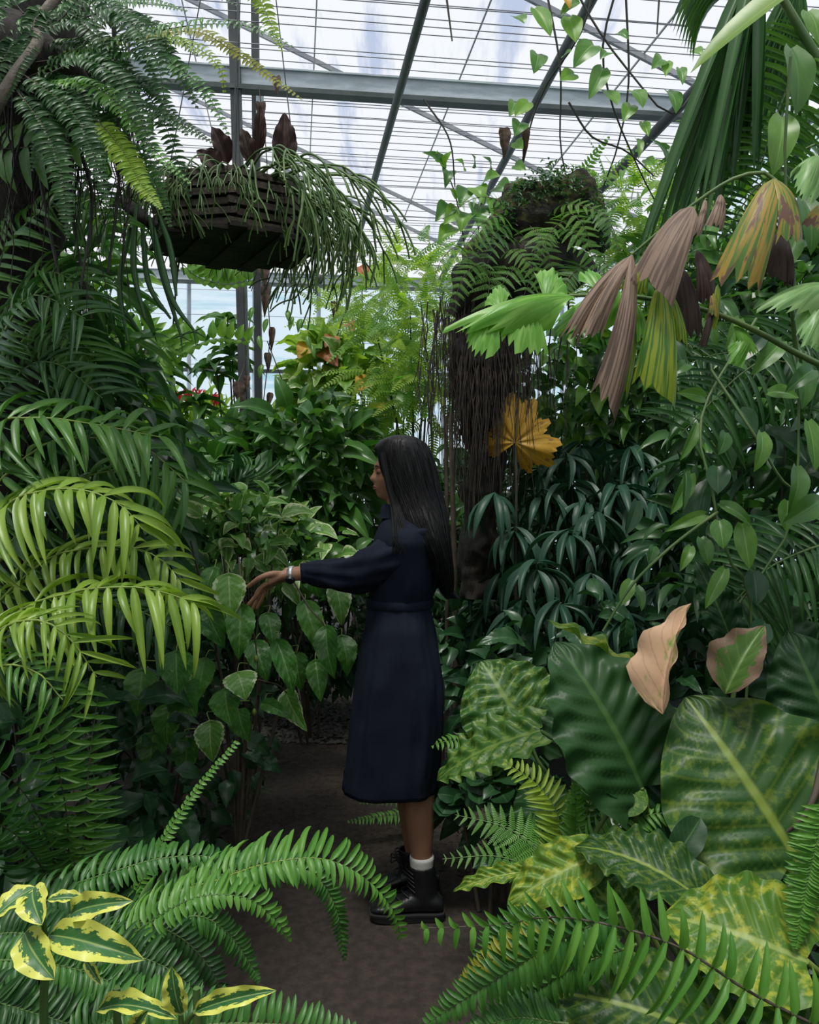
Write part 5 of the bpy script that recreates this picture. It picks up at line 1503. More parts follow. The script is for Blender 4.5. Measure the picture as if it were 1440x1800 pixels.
# ferns growing on the log
FL = [([(870, 440, 3.80), (862, 480, 3.7), (858, 540, 3.66), (862, 580, 3.66)], .13), ([(900, 400, 3.8), (880, 380, 3.7), (840, 400, 3.64), (800, 460, 3.62)], .09), ([(930, 395, 3.8), (950, 420, 3.68), (970, 470, 3.66), (975, 510, 3.66)], .10), ([(980, 400, 3.8), (1010, 410, 3.7), (1040, 450, 3.66), (1050, 500, 3.66)], .11),
      ([(960, 370, 3.85), (1000, 360, 3.74), (1050, 370, 3.7), (1090, 400, 3.7)], .09), ([(900, 380, 3.8), (870, 350, 3.72), (830, 350, 3.7), (790, 380, 3.7)], .08), ([(890, 430, 3.75), (920, 450, 3.66), (945, 490, 3.64), (950, 520, 3.64)], .09), ([(860, 440, 3.8), (830, 470, 3.72), (800, 520, 3.7), (790, 560, 3.7)], .09)]
for i, (pts, L_) in enumerate(FL):
    frond(lg, pts, 11, L_ * 1.0, .052, 'fern_bright' if i % 2 else 'lacy_green', t='feather', up=(0, -.8, .6), ang=.45, droop=.15, seed=160 + i, rmat='stem_brown', prof=lambda t: (1 - t) ** .6 * .9 + .18, lname='leaflet', name='fern_frond')
rg = random.Random(90)
md = MD()
for i in range(1500):          # tufts of moss and tiny ferns on the crown
    q = P(rg.uniform(830, 1060), 0, 3.95); k = (q.x - P(960, 0, 3.95).x) / .32
    z = P(0, 350, 3.95).z + .10 - .34 * k * k + rg.uniform(-.16, .02); p = V((q.x, 3.95 - rg.uniform(-.05, .20), z))
    s_ = rg.uniform(.02, .05)
    baked(md, 'tiny0', frame(p, V((rg.uniform(-1, 1), -.8, rg.uniform(-.9, .5))), V((0, -.5, .8)) + rv(rg, .4), s_ * .35, s_, s_), rg.random())
o = obj('moss_tufts', md.mesh('moss_tufts', 'fern_dark'), lg); o['kind'] = 'stuff'
for i in range(16):
    x = rg.uniform(820, 1070); y = 400 + rg.uniform(-30, 90); sd = rg.choice((-1, 1))
    frond(lg, [(x, y, 3.82), (x + sd * 18, y - 12, 3.72), (x + sd * 45, y + 12, 3.66), (x + sd * 62, y + 60, 3.64)], 9, rg.uniform(.08, .12), .045, rg.choice(('fern_bright', 'lacy_green', 'fern')), t='feather', up=(0, -.8, .6), ang=.45, droop=.15, seed=300 + i, rmat='stem_brown', prof=lambda t: (1 - t) ** .6 * .9 + .18, name='fern_frond')
# big yellow lobed leaf
T['lobed0'] = lobed_t(9, 3, 8, 8, .26)
yl = empty('yellow_leaf', V((P(912, 860, 3.7).x, 3.7, 0)), 'large lobed golden yellow leaf hanging beside the roots', 'leaf')
place('blade', gm('lobed0', 'yellow_leaf'), frame(P(906, 778, 3.76), P(925, 735, 3.74) - P(906, 778, 3.76), V((-.2, -1, .15)), .40, .42, .3), yl)
place('blade', gm('lobed0', 'yellow_leaf'), frame(P(868, 770, 3.86), P(862, 720, 3.66) - P(868, 775, 3.66), V((.3, -1, .15)), .15, .18, .2), yl)
stem(yl, [(906, 780, 3.77), (908, 850, 3.74), (907, 1000, 3.72), (912, 1420, 3.7)], .007, .008, 'stem_dark')

# ---- fishtail palm with drying leaflets
fp = empty('fishtail_palm', V((1.45, 2.35, 0)), 'fishtail palm frond with brown and yellow drying leaflets', 'palm')
stem(fp, [(1640, 720, 2.3), (1440, 640, 2.1), (1330, 582, 2.05), (1240, 545, 2.05), (1120, 522, 2.05), (1000, 520, 2.05), (900, 532, 2.02), (830, 560, 2.0)], .011, .003, 'stem_green', 'rachis', 7, 30)
stem(fp, [(1400, 620, 2.1), (1380, 420, 2.0), (1362, 315, 1.95), (1300, 310, 1.95), (1215, 362, 1.97), (1110, 448, 2.0)], .007, .003, 'stem_green', 'side_stalk', 6, 24)
wstem(fp, [V((1.45, 2.35, 0)), V((1.42, 2.38, .9)), P(1640, 720, 2.3)], .03, .014, 'stem_green', 'petiole', 8)
FI = [('fish', (1010, 522, 2.03), (778, 588, 1.93), 84, (-.1, -.75, .7)), ('fish', (925, 530, 2.0), (905, 622, 1.95), 118, (0, -1, .15)), ('fish', (868, 545, 2.0), (825, 625, 1.94), 80, (-.2, -.9, .3)), ('fish', (1090, 512, 2.05), (985, 595, 2.0), 80, (-.1, -.9, .4)), ('fish', (960, 525, 2.05), (975, 470, 2.12), 70, (0, -.8, .5)),
      ('fish', (1060, 520, 2.06), (1040, 470, 2.12), 60, (.1, -.8, .5)), ('fish', (880, 545, 2.02), (870, 500, 2.1), 50, (0, -.8, .5)), ('fish', (1110, 525, 2.06), (1120, 600, 2.02), 60, (.2, -.9, .3)),
      ('fish_brown', (1112, 448, 1.98), (1068, 742, 1.92), 52, (.2, -.95, .1)), ('fish_brown', (1110, 450, 2.0), (983, 602, 1.93), 34, (-.4, -.85, .3)), ('fish_brown', (1111, 448, 1.99), (1022, 602, 1.92), 42, (-.3, -.9, .3)), ('fish_brown', (1218, 363, 1.96), (1138, 515, 1.88), 92, (-.25, -.9, .3)),
      ('fish_brown', (1268, 342, 1.99), (1258, 405, 1.95), 34, (.2, -.95, .2)), ('fish_brown', (1240, 350, 2.0), (1225, 420, 1.96), 20, (.2, -.95, .2)),
      ('fish_yellow', (1162, 500, 1.97), (1155, 708, 1.9), 78, (0, -1, .1)), ('fish_yellow', (1104, 520, 1.99), (1093, 722, 1.95), 44, (.3, -.95, .1)), ('fish_yellow', (1130, 460, 2.02), (1112, 520, 2.0), 50, (.1, -.9, .3)), ('fish_yellow', (1172, 505, 1.96), (1206, 612, 1.93), 24, (.3, -.95, .1)),
      ('fish_orange', (1362, 314, 1.94), (1288, 515, 1.86), 86, (-.2, -.95, .2)), ('fish_orange', (1363, 314, 1.94), (1404, 432, 1.88), 72, (.4, -.85, .3)), ('fish_orange', (1250, 510, 1.99), (1258, 560, 1.97), 20, (.2, -.95, .2)),
      ('fish_dark', (1195, 468, 2.0), (1218, 608, 1.98), 58, (.1, -.95, .2)), ('fish_dark', (1225, 440, 2.0), (1250, 540, 1.98), 46, (.2, -.95, .1)), ('fish_dark', (1372, 405, 2.0), (1372, 500, 1.97), 56, (0, -.95, .2)), ('fish_dark', (1385, 430, 1.98), (1392, 510, 1.97), 20, (0, -.95, .2)), ('fish_dark', (1250, 520, 2.0), (1238, 620, 1.98), 18, (.2, -.95, .1)),
      ('fish_yellow', (1262, 500, 2.0), (1250, 580, 1.99), 24, (.1, -.95, .2)), ('fish_pale', (1462, 500, 1.96), (1335, 552, 1.88), 74, (0, -.7, .75)), ('fish_pale', (1455, 520, 1.95), (1408, 610, 1.88), 70, (-.1, -.9, .4)), ('fish_pale', (1440, 275, 1.93), (1402, 352, 1.88), 62, (-.1, -.95, .2)), ('fish_orange', (1445, 360, 1.95), (1428, 405, 1.92), 40, (0, -.95, .2)),
      ('fish', (1320, 590, 2.06), (1280, 640, 2.02), 44, (-.1, -.9, .4)), ('fish', (1290, 570, 2.06), (1330, 630, 2.04), 40, (.2, -.9, .3))]
for i, (m, b, tp, w, n) in enumerate(FI):
    hl(fp, ('fish%d' if m in ('fish', 'fish_pale') else 'drape%d') % (i % 3), m, b, tp, w, n, 'leaflet')

# ---- fan palm at the top right
fpm = empty('fan_palm', V((1.75, 3.0, 0)), 'fan palm with long pleated hanging segments at the top right', 'palm')
hub = P(1335, -70, 2.5)
rg = random.Random(17)
for i in range(30):
    t = i / 29
    tipx = 1118 + 215 * t + rg.uniform(-10, 10); tipy = 455 - 150 * t ** 1.4 + rg.uniform(-25, 25)
    q = P(tipx, tipy, 2.42 + .25 * rg.random())
    place('segment', gm('strap%d' % (i % 2), 'fan'), frame(hub + V((rg.uniform(-.02, .02), rg.uniform(-.03, .03), 0)), q - hub, V((-.35, -.9, .3)), .034, (q - hub).length, .35), fpm)
for i in range(9):
    t = i / 8
    q = P(1178 + 40 * t, 50 + 60 * t, 2.45 + .1 * t)
    a = P(1320, -60 + 40 * t, 2.5)
    place('segment', gm('strap2', 'palm_mid' if i % 3 else 'fan'), frame(a, q - a, V((-.1, -.6, .8)), .028, (q - a).length, .4), fpm)
for i in range(14):
    q = P(1235 + 14 * i, 330 - 9 * i + rg.uniform(-30, 30), 2.75); a = P(1400, -40, 2.7)
    place('segment', gm('strap1', 'fan'), frame(a, q - a, V((-.2, -.9, .4)), .03, (q - a).length, .3), fpm)
wstem(fpm, [V((1.75, 3.0, 0)), V((1.6, 2.8, 1.6)), V((1.3, 2.6, 2.8)), hub], .03, .012, 'stem_green', 'petiole', 8)
place('segment', gm('strap0', 'palm'), frame(P(1460, -60, 2.1), P(1245, 105, 2.1) - P(1460, -60, 2.1), V((-.3, -.7, .7)), .10, .45, .3), fpm)
# pinnate palm behind it
pp2 = empty('feather_palm', V((1.9, 3.4, 0)), 'palm frond with thin pointed leaflets beside the fan palm', 'palm')
frond(pp2, [(1480, 60, 2.6), (1400, 130, 2.58), (1360, 220, 2.56), (1330, 320, 2.55)], 26, .26, .016, 'palm_mid', t='strap', up=(.1, -.9, .3), ang=.3, droop=.05, seed=180, prof=dr_prof, rad=.006)
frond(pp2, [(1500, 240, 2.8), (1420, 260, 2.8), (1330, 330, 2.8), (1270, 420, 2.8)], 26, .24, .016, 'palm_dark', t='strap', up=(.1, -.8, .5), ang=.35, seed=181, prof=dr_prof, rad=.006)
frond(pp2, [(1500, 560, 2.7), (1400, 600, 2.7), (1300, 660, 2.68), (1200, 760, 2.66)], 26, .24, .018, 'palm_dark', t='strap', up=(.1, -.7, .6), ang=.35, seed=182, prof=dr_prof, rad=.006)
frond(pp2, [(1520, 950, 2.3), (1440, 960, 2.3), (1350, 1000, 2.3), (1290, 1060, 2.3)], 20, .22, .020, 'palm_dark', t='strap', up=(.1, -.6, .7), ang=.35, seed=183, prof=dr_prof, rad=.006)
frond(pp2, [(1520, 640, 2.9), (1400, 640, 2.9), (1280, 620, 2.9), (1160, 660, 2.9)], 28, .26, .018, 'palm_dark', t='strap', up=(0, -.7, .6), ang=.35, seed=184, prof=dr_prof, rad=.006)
wstem(pp2, [V((1.9, 3.4, 0)), V((1.8, 3.1, 1.4)), P(1480, 60, 2.6)], .03, .01, 'stem_green', 'petiole', 8)
wstem(pp2, [V((1.9, 3.4, 0)), V((1.7, 2.9, .9)), P(1520, 800, 2.6), P(1500, 560, 2.7)], .02, .01, 'stem_green', 'petiole', 8)

# ---- climbing vine with heart leaves on the right
rv1 = empty('heart_leaf_vine', V((1.05, 2.3, 0)), 'climbing vine with fresh green heart leaves at the right', 'vine')
VS = [[(1330, 560, 2.4), (1245, 700, 2.3), (1232, 780, 2.25), (1250, 850, 2.22), (1262, 920, 2.2)], [(1262, 900, 2.2), (1220, 930, 2.18), (1170, 970, 2.16), (1110, 1030, 2.14), (1060, 1110, 2.14)], [(1250, 650, 2.3), (1330, 770, 2.2), (1380, 850, 2.2), (1440, 880, 2.2)], [(1390, 100, 2.2), (1380, 300, 2.25), (1400, 560, 2.3), (1395, 900, 2.25), (1300, 1060, 2.2)], [(1262, 920, 2.2), (1290, 1000, 2.2), (1320, 1060, 2.2), (1300, 1400, 2.2)]]
for s_ in VS: stem(rv1, s_, .0045, .0035, 'stem_green')
VLV = [(1215, 832, 1178, 905, 30), (1205, 830, 1200, 900, 16), (1240, 905, 1168, 935, 24), (1262, 820, 1262, 868, 44), (1265, 915, 1272, 965, 40), (1265, 885, 1322, 925, 26), (1305, 920, 1318, 1000, 40), (1232, 945, 1245, 995, 32), (1215, 960, 1195, 1005, 22), (1325, 1005, 1330, 1065, 46), (1275, 1000, 1240, 1070, 30), (1150, 960, 1140, 990, 22),
       (1110, 1020, 1092, 1065, 28), (1120, 1030, 1128, 1075, 20), (1310, 640, 1286, 640, 30), (1345, 590, 1285, 645, 30), (1375, 600, 1320, 660, 36), (1400, 820, 1385, 905, 40), (1385, 880, 1382, 935, 34), (1408, 640, 1410, 720, 44), (1350, 690, 1405, 700, 32), (1300, 720, 1330, 760, 38), (1240, 700, 1190, 690, 28), (1210, 640, 1180, 660, 24),
       (1225, 745, 1195, 810, 22), (1390, 85, 1398, 205, 62), (1375, 205, 1358, 310, 56), (1345, 1095, 1318, 1140, 46), (1350, 1092, 1365, 1135, 44), (1440, 880, 1375, 920, 46), (1420, 740, 1432, 830, 40), (1275, 760, 1262, 800, 30), (1338, 760, 1325, 830, 34), (1180, 600, 1205, 650, 26), (1300, 560, 1275, 615, 30), (1430, 650, 1380, 690, 36), (1395, 560, 1440, 620, 40),
       (1240, 560, 1262, 610, 24), (1150, 640, 1130, 690, 26), (1120, 880, 1100, 940, 30), (1420, 20, 1440, 80, 50), (1410, 350, 1425, 450, 46), (1400, 420, 1375, 480, 40)]
rg = random.Random(23)
for i, (x0, y0, x1, y1, w) in enumerate(VLV):
    d = 2.2 + rg.uniform(-.1, .15)
    hl(rv1, HT[i % 3], ('vine', 'shrub', 'vine', 'shrub_dark', 'vine', 'shrub')[i % 6], (x0, y0, d), (x1, y1, d - .03), w, (rg.uniform(-.35, .35), -.9, rg.uniform(.1, .4)))

# ---- vine along the roof pipes
rvn = empty('roof_vine', P(1000, 150, 4.4), 'thin vine with green leaves trailing over the roof pipes', 'vine')
for s_ in ([(1050, -40, 4.3), (1020, 60, 4.35), (960, 150, 4.5), (930, 230, 4.6), (915, 300, 4.7)], [(1090, -40, 4.2), (1060, 80, 4.3), (1075, 180, 4.4), (1120, 290, 4.5), (1150, 350, 4.6)], [(1000, -40, 4.3), (1050, 50, 4.3), (1110, 130, 4.3), (1180, 200, 4.3), (1240, 130, 4.4)], [(1100, -20, 4.3), (1105, 150, 4.4), (1085, 260, 4.5), (1060, 330, 4.6)], [(960, -20, 4.4), (985, 120, 4.4), (985, 250, 4.5), (1000, 330, 4.5)],
           [(1000, 180, 4.4), (1040, 240, 4.4), (1100, 265, 4.4), (1150, 310, 4.4)], [(745, 175, 4.6), (790, 245, 4.6), (800, 330, 4.7)], [(783, -20, 4.2), (795, 72, 4.2)], [(1160, -20, 4.2), (1155, 60, 4.2)]):
    stem(rvn, s_, .0065, .004, 'stem_dark', n=12)
RL = [(940, 15, 968, 65, 34), (905, 30, 922, 42, 30), (945, 95, 938, 130, 36), (1000, 30, 1012, 75, 40), (1020, 5, 985, 30, 26), (1045, 80, 1008, 120, 44), (1010, 130, 985, 142, 32), (1060, 120, 1035, 175, 36), (1110, 160, 1130, 190, 36), (1065, 160, 1085, 185, 34), (1110, 185, 1095, 215, 30), (1165, 105, 1145, 122, 30), (1172, 108, 1170, 135, 22), (1195, 120, 1200, 150, 20), (1172, 160, 1188, 200, 36),
      (930, 180, 905, 205, 30), (905, 180, 895, 205, 26), (915, 215, 905, 240, 34), (905, 250, 920, 262, 24), (905, 290, 925, 300, 22), (1118, 245, 1122, 280, 16), (1135, 280, 1150, 292, 22), (1095, 300, 1092, 320, 12), (1070, 95, 1055, 105, 24), (1130, 215, 1140, 240, 20), (1215, 90, 1235, 98, 26), (1085, 60, 1105, 70, 20), (990, 100, 1005, 90, 18)]
for i, (x0, y0, x1, y1, w) in enumerate(RL):
    hl(rvn, HT[i % 3], 'vine' if i % 3 else 'shrub_bright', (x0, y0, 4.3), (x1, y1, 4.22), w, (rg.uniform(-.3, .3), -.9, rg.uniform(-.2, .4)))
hl(rvn, 'heart1', 'yellow_leaf', (990, -8, 4.25), (1002, 16, 4.2), 18)['label'] = 'yellow leaf'
for x0, y0, x1, y1, w in ((885, 225, 886, 282, 22), (922, 222, 920, 290, 14)):
    hl(rvn, 'curled%d' % (w % 3), 'dead', (x0, y0, 4.4), (x1, y1, 4.4), w, (0, -1, .1), 'dry_leaf')['label'] = 'withered brown leaf'
sh = empty('pipe_shrub', V((P(820, 860, 5.4).x, 5.4, 0)), 'leafy shrub tip reaching up beside the slanting pipe', 'shrub')
SL = [(785, 295, 742, 268, 26), (782, 300, 795, 265, 24), (788, 300, 782, 332, 26), (800, 350, 790, 330, 20), (830, 295, 828, 270, 16), (835, 330, 850, 360, 36), (820, 330, 808, 365, 34), (850, 320, 880, 310, 34), (870, 330, 900, 340, 40), (810, 370, 780, 395, 40), (845, 360, 840, 400, 44), (880, 350, 870, 390, 40), (790, 360, 765, 390, 34), (815, 300, 800, 280, 20), (860, 300, 848, 275, 18), (775, 285, 770, 262, 14), (900, 320, 915, 330, 30), (825, 375, 810, 410, 40), (865, 390, 855, 425, 40), (800, 400, 770, 430, 36)]
for i, (x0, y0, x1, y1, w) in enumerate(SL):
    hl(sh, OV[i % 3], 'shrub_bright' if i % 2 else 'shrub', (x0, y0, 5.2), (x1, y1, 5.1), w, (rg.uniform(-.3, .3), -.8, .4))
for s_ in ([(830, 560, 5.4), (815, 420, 5.3), (800, 340, 5.25), (783, 298, 5.2)], [(830, 560, 5.4), (840, 420, 5.3), (850, 320, 5.2)], [(830, 560, 5.4), (870, 420, 5.3), (885, 330, 5.2)]): stem(sh, s_, .007, .004, 'stem_brown', 'branch')
wstem(sh, [P(830, 560, 5.4), V((P(820, 860, 5.4).x, 5.4, 0))], .012, .014, 'stem_brown', 'branch')

# ---- left: big trunk, hanging ferns
tr = empty('tree_trunk', V((-1.55, 2.9, 0)), 'dark tree trunk behind the hanging ferns at far left', 'tree')
md = MD(); lump(md, [V((-1.55, 2.9, 0)), V((-1.52, 2.85, 1.2)), P(20, 420, 2.75), P(35, 150, 2.6), P(40, -120, 2.6)], [.16, .13, .13, .16, .2], amp=.2, seed=12)
obj('trunk', md.mesh('trunk', 'bark'), tr)
stem(tr, [(150, -60, 2.2), (72, 30, 2.15), (66, 75, 2.12), (30, 125, 2.1), (5, 165, 2.1), (-30, 230, 2.15)], .012, .018, 'aerial', 'aerial_root', 7, 20)
for i, pts in enumerate(([(60, 60, 2.2), (70, 300, 2.4), (110, 520, 2.4)], [(130, 100, 2.3), (125, 350, 2.4), (160, 560, 2.5)], [(90, 160, 2.3), (160, 330, 2.4), (140, 520, 2.4)], [(200, 40, 2.4), (210, 300, 2.5), (190, 480, 2.5)])):
    stem(tr, pts, .007, .004, 'stem_dark', 'hanging_root')
hf = empty('epiphytic_fern', P(90, 130, 2.2), 'hanging fern with long toothed fronds at the upper left', 'fern')
HF = [([(40, 140, 2.2), (180, 82, 2.15), (300, 50, 2.1), (400, 42, 2.08), (465, 56, 2.06), (516, 84, 2.05)], .038, 'fern'),
      ([(300, -60, 2.3), (400, -50, 2.25), (450, -10, 2.2), (475, 40, 2.18), (497, 92, 2.16)], .036, 'fern_lime'),
      ([(230, 70, 2.2), (340, 55, 2.15), (410, 90, 2.1), (470, 132, 2.08), (532, 176, 2.06)], .026, 'fern_yellow'),
      ([(60, 110, 2.2), (200, 92, 2.15), (290, 108, 2.1), (360, 160, 2.08), (402, 238, 2.06)], .036, 'fern'),
      ([(50, 150, 2.2), (150, 148, 2.1), (215, 190, 2.05), (275, 268, 2.02), (336, 324, 2.0)], .034, 'fern_bright'),
      ([(40, 120, 2.25), (220, 70, 2.25), (330, 78, 2.25), (385, 118, 2.22), (395, 165, 2.22)], .036, 'fern_lime'),
      ([(170, 210, 2.1), (215, 265, 2.05), (245, 320, 2.02), (284, 368, 2.0)], .036, 'fern_lime'),
      ([(0, 60, 2.2), (140, 15, 2.2), (260, 5, 2.2), (330, 20, 2.2)], .042, 'fern'),
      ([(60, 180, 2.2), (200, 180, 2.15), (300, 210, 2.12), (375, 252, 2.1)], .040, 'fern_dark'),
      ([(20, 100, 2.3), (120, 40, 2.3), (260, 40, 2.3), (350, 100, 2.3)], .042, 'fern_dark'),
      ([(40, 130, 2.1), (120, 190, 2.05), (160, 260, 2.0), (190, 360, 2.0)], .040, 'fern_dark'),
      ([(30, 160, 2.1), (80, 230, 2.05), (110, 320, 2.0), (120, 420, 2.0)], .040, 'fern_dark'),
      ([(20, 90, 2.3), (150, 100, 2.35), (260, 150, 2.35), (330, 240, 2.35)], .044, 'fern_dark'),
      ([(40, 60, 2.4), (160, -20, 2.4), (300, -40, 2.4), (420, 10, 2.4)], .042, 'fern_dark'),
      ([(60, 200, 2.3), (180, 230, 2.3), (260, 300, 2.3), (300, 400, 2.3)], .042, 'fern')]
for i, (pts, L_, mt) in enumerate(HF):
    frond(hf, pts, 46, L_ * 1.05, .0115, mt, up=(.05, -.75, .6), ang=.15, droop=.08, seed=200 + i, rmat='stem_brown', rad=.0022, prof=lambda t: min(1, .6 + t) * (1 - t ** 3) + .12, split=i < 7)
md = MD(); lump(md, [P(-60, 60, 2.35), P(40, 120, 2.3), P(110, 140, 2.3), P(150, 160, 2.3)], [.10, .14, .10, .03], amp=.4, seed=3)
obj('root_ball', md.mesh('root_ball', 'bark'), hf)
rg = random.Random(55)
for i in range(18):
    x, y = rg.uniform(0, 170), rg.uniform(20, 190); sd = rg.choice((1, 1, 1, -.5)); d = rg.uniform(2.05, 2.5)
    frond(hf, [(x, y, d), (x + 60 * sd, y - rg.uniform(10, 60), d), (x + 130 * sd, y + rg.uniform(-20, 50), d - .05), (x + rg.uniform(150, 230) * sd, y + rg.uniform(80, 200), d - .05)], 34, .042, .012, 'fern_dark', up=(.05, -.75, .6), ang=.15, droop=.08, seed=400 + i, rmat='stem_dark', rad=.0022, split=False)
md = MD()
for i in range(160):
    p = P(rg.uniform(-20, 250), rg.uniform(60, 300), rg.uniform(2.2, 2.7)); ln = rg.uniform(.1, .5)
    pts = [p]
    for k in range(4): pts.append(pts[-1] + V((rg.uniform(-.03, .03), rg.uniform(-.02, .02), -ln / 4)))
    tube(md, pts, rg.uniform(.001, .004), .001, 4, cap=False)
o = obj('hanging_roots', md.mesh('hanging_roots', 'bark'), hf); o['kind'] = 'stuff'
# strap leaves and palms between
lp = empty('strap_leaf_palm', V((-1.4, 2.6, 0)), 'dark palm with broad and strap leaflets under the hanging fern', 'palm')
frond(lp, [(-40, 265, 2.35), (60, 258, 2.3), (160, 245, 2.28), (275, 215, 2.25)], 14, .13, .036, 'palm_mid', t='strap', up=(0, -.9, .2), ang=.35, droop=0, grav=.2, seed=230, rmat='stem_dark')
for i, pts in enumerate(([(-60, 720, 2.5), (20, 560, 2.45), (80, 480, 2.4), (140, 500, 2.4)], [(-60, 760, 2.4), (0, 600, 2.35), (60, 520, 2.3), (150, 560, 2.3)], [(-60, 700, 2.6), (60, 600, 2.55), (110, 590, 2.5), (170, 650, 2.5)], [(-80, 820, 2.4), (30, 660, 2.4), (100, 640, 2.4), (180, 700, 2.4)], [(-60, 560, 2.5), (40, 400, 2.5), (120, 360, 2.5), (190, 400, 2.5)], [(-60, 480, 2.7), (80, 330, 2.7), (140, 320, 2.7), (200, 380, 2.7)])):
    frond(lp, pts, 24, .19, .017, 'palm_dark' if i % 2 else 'palm_mid', t='strap', up=(0, -.6, .75), ang=.5, droop=.05, grav=.25, seed=240 + i, prof=dr_prof, rad=.006, rmat='stem_green')
wstem(lp, [V((-1.4, 2.6, 0)), V((-1.45, 2.6, 1.0)), P(-60, 640, 2.55)], .05, .03, 'stem_brown', 'cane', 8)
# dangling strap leaves below the basket's left
dg = empty('staghorn_fern', P(240, 420, 2.6), 'long dangling strap fronds left of the hanging basket', 'fern')
for b, m_, e in (((262, 380, 2.6), (285, 480, 2.6), (318, 590, 2.6)), ((270, 400, 2.6), (300, 520, 2.58), (342, 582, 2.56)), ((250, 400, 2.6), (262, 500, 2.6), (300, 560, 2.6)), ((240, 360, 2.6), (235, 470, 2.6), (255, 560, 2.6)), ((280, 380, 2.6), (300, 440, 2.6), (310, 520, 2.6)), ((230, 400, 2.65), (210, 500, 2.65), (225, 600, 2.65))):
    a, c_, d_ = pp(b), pp(m_), pp(e)
    md = MD(); cc = catmull([a, c_, d_], 14)
    for k in range(13):
        pass
    tube(md, cc, .008, .004, 6, rad=lambda t: .004 + .006 * math.sin(PI * min(1, t * .9 + .1)))
    obj('frond', md.mesh('strap_frond', 'fan'), dg)
    if e[0] > 315:
        for q in (V((.035, 0, -.02)), V((.03, 0, .015)), V((-.03, 0, -.01)), V((.005, 0, -.05))):
            md = MD(); tube(md, [d_, d_ + q * .5, d_ + q], .004, .001, 5); obj('frond_tip', md.mesh('frond_tip', 'fan'), dg)
md = MD(); lump(md, [P(215, 350, 2.65), P(245, 380, 2.62), P(275, 400, 2.62)], [.015, .035, .015], amp=.5, seed=8); obj('root_ball', md.mesh('root_ball', 'bark'), dg)
stem(dg, [(245, 372, 2.62), (230, 180, 2.6), (220, -80, 2.6)], .003, .003, 'rope', 'hanging_cord')

# ---- hanging basket with rhipsalis
BC = P(410, 402, 3.0); 
hb_ = empty('hanging_basket', BC, 'dark slatted wooden basket hanging by the column', 'basket')
R_ = .262
NP = 8
def octo(r, z, rot=.2): return [BC + V((r * math.cos(2 * PI * k / NP + rot), r * math.sin(2 * PI * k / NP + rot), z)) for k in range(NP)]
for lv in range(6):
    z = -.055 + lv * .034
    o8 = octo(R_ - .006 * lv * 0, z)
    for k in range(NP):
        a, b = o8[k], o8[(k + 1) % NP]
        off = .0 if (k + lv) % 2 else .006
        d = (b - a).normalized() * .018
        q = ((a + b) / 2 - BC); q.z = 0; q = q.normalized() * off
        obj('slat', bar_md(a - d + q, b + d + q, .014, .022).mesh('slat', 'basket_slat', False), hb_)
# floor boards of the basket
for k in range(9):
    x = -.24 + k * .06
    h = math.sqrt(max(.01, .275 ** 2 - x * x))
    a = BC + V((0, 0, -.075)); ax = V((math.cos(.5), math.sin(.5), 0)); ay = V((-math.sin(.5), math.cos(.5), 0))
    obj('floor_board', bar_md(a + ax * x - ay * h + V((0, 0, (k % 2) * .008)), a + ax * x + ay * h + V((0, 0, (k % 2) * .008)), .062, .016).mesh('floor_board', 'basket', False), hb_)
md = MD(); loft(md, [ell(BC + V((0, 0, -.066)), .235, .235, 20), ell(BC + V((0, 0, .11)), .240, .240, 20), ell(BC + V((0, 0, .15)), .12, .12, 20)], 20); obj('soil_ball', md.mesh('soil_ball', 'soil'), hb_)
tip_ = BC + V((0.05, 0, 1.75))
for k in range(4):
    a = .2 + k * PI / 2
    md = MD(); tube(md, [BC + V((.24 * math.cos(a), .24 * math.sin(a), .11)), tip_], .0022, .0022, 5); obj('hanging_wire', md.mesh('hanging_wire', 'steel_dark'), hb_)
rh = empty('mistletoe_cactus', BC + V((0, 0, .12)), 'trailing cactus with thin green stems spilling from the basket', 'cactus')
rg = random.Random(66)
def rhip(seed, L0):
    rg = random.Random(seed)
    md = MD()
    def grow(p, d, l, lev):
        n = 6; pts = [p]
        q, dd = V(p), V(d)
        for k in range(n):
            dd = (dd + V((rg.uniform(-.08, .08), rg.uniform(-.08, .08), -.17 - .03 * lev))).normalized()
            q = q + dd * l / n; pts.append(V(q))
        tube(md, pts, .0046 - .0006 * lev, .0040 - .0006 * lev, 5, r=rg.random())
        if lev < 2:
            for k in range(rg.choice((2, 2, 3))):
                grow(q, (dd + rv(rg, .7)).normalized(), l * rg.uniform(.45, .8), lev + 1)
    grow(V((0, 0, 0)), V((0, .85, .42)), L0, 0)
    return md.mesh('cactus_stem', 'cactus')
RM = [rhip(s, l) for s, l in enumerate((.16, .19, .22, .15, .25, .2, .18, .21))]
for i in range(170):
    a = rg.uniform(0, 2 * PI)
    r = .22 * math.sqrt(rg.random()) if i < 55 else rg.uniform(.17, .25)
    # longer growth toward the right-hand front
    s = rg.uniform(.7, 1.05) * (1.15 if math.cos(a) > .3 else .75)
    m = Matrix.Translation(BC + V((r * math.cos(a), r * math.sin(a), .12))) @ Matrix.Rotation(a - PI / 2 + rg.uniform(-.5, .5), 4, 'Z') @ Matrix.Rotation(rg.uniform(-.5, .35), 4, 'X') @ Matrix.Scale(s, 4)
    place('stem', RM[i % 8], m, rh)
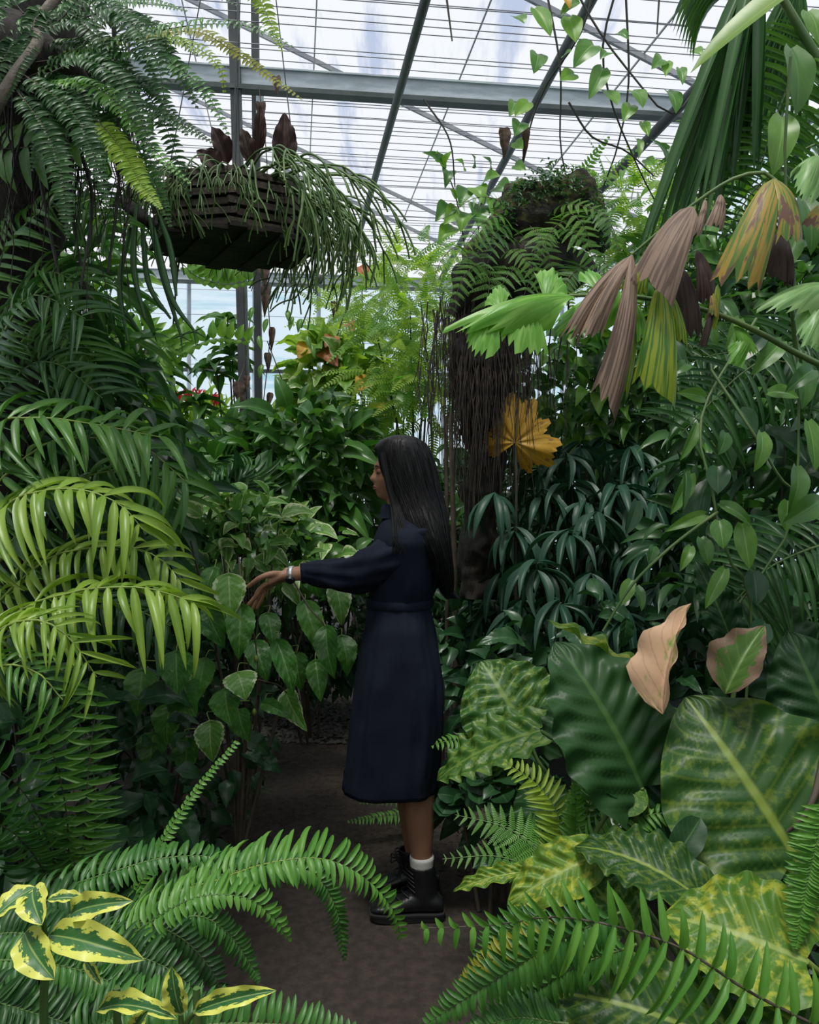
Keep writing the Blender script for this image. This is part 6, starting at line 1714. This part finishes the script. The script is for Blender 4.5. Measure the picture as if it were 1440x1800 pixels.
# dead leaves lying in the basket and on its cords
for i, (x0, y0, x1, y1, w, d) in enumerate(((498, 300, 500, 198, 44, 2.95), (400, 290, 372, 222, 36, 3.0), (455, 270, 458, 185, 24, 3.1), (385, 300, 345, 265, 40, 2.95), (440, 290, 425, 225, 30, 3.0))):
    r = hl(None, 'curled%d' % (i % 3), 'fish_dark', (x0, y0, d), (x1, y1, d), w, (.2, -.95, .2), 'dead_leaf')
    tag(r, ('large dark dead leaf standing up at the right of the basket', 'dark dead leaf left of the basket cords', 'brown dead leaf caught on the column side', 'dark curled dead leaf at the left basket rim', 'small dark dead leaf in the middle of the basket')[i], 'leaf')
dv = empty('dried_vine', V((P(462, 860, 5.8).x, 5.8, 0)), 'withered vine with brown hanging leaves along the column', 'vine')
for x0, y0, x1, y1, w in ((462, 455, 466, 505, 26), (468, 500, 465, 560, 18), (478, 575, 477, 620, 12), (418, 670, 425, 722, 22), (470, 620, 472, 655, 14), (435, 660, 432, 690, 12), (485, 135, 487, 168, 16), (457, 180, 460, 230, 18), (476, 690, 470, 720, 12), (585, 530, 586, 560, 10)):
    hl(dv, 'curled%d' % (w % 3), 'dead', (x0, y0, 5.75), (x1, y1, 5.72), w, (.2, -1, .1))
for s_ in ([(455, 150, 5.8), (470, 300, 5.8), (462, 455, 5.78), (475, 575, 5.78), (465, 690, 5.8), (455, 780, 5.85)], [(440, 560, 5.85), (430, 640, 5.85), (418, 672, 5.78)], [(470, 600, 5.78), (500, 680, 5.8), (515, 740, 5.9)]): stem(dv, s_, .004, .004, 'stem_brown')
wstem(dv, [P(455, 780, 5.85), V((P(462, 860, 5.8).x, 5.8, 0))], .005, .006, 'stem_brown')
for i, (x, y) in enumerate(((455, 590), (462, 640), (450, 700), (470, 560), (505, 545), (530, 560), (540, 590), (445, 540), (458, 730), (515, 556), (548, 605))):
    hl(dv, LN[i % 3], 'vine', (x, y, 5.78), (x + (-1) ** i * 6, y + 26, 5.75), 10, (0, -1, .2))

# ---- unidentified white shape below the sleeve, built as a thin slab
wcd = MD(); a, b, c_, d_ = P(628, 1037, 3.02), P(648, 1026, 3.02), P(648, 1040, 3.03), P(640, 1043, 3.03)
n_ = V((0, .004, 0))
wcd.add([tuple(q) for q in (a, b, c_, d_, a + n_, b + n_, c_ + n_, d_ + n_)], [(0, 1, 2, 3), (7, 6, 5, 4), (0, 4, 5, 1), (1, 5, 6, 2), (2, 6, 7, 3), (3, 7, 4, 0)], [(0, 0)] * 8)
tag(obj('white_slab', wcd.mesh('white_slab', 'plain_white', False), loc=P(640, 1036, 3.02)), 'small unidentified white shape showing under her sleeve', 'fragment')

bush('dark_undergrowth', 'low dark leaves on the soil under the giant leaves', 'shrub', V((1.35, 2.3, .35)), (.55, .5, .38), HB, 'shrub_dark', .16, 40, 300, .3, .6, 88, base=V((1.35, 2.3, 0)))
bush('dark_undergrowth', 'low dark leaves on the soil under the light palm', 'shrub', V((-1.3, 1.9, .3)), (.4, .4, .32), HB, 'shrub_dark', .15, 40, 240, .3, .6, 89, base=V((-1.3, 1.9, 0)))
# ---- unseen shrubs added beside and behind the viewer to block frontal sky light
for k, (lab, x, y, h) in enumerate((('unseen leafy shrub added on the near left to shade the foreground', -1.75, .35, 1.0), ('unseen leafy shrub added on the near right to shade the foreground', 1.75, .35, 1.0), ('tall unseen shrub added behind the viewer left of the path', -1.3, -1.3, 1.15),
                                    ('tall unseen shrub added behind the viewer right of the path', 1.25, -1.3, 1.15), ('unseen shrub added behind the viewer to block light along the path', 0, -2.9, 1.25), ('unseen shrub added in the near left bed behind the areca palm', -2.6, 1.6, 1.2), ('unseen shrub added in the near right bed behind the fishtail palm', 2.6, 1.6, 1.2))):
    bush('leafy_shrub', lab, 'shrub', V((x, y, h)), (.75, .6, h), OV, ['shrub', 'shrub_dark'], .24, 0, 620, .4, .45, 90 + k, base=V((x, y, 0)), nstem=4, fillscale=1.0, fillmat='shrub')
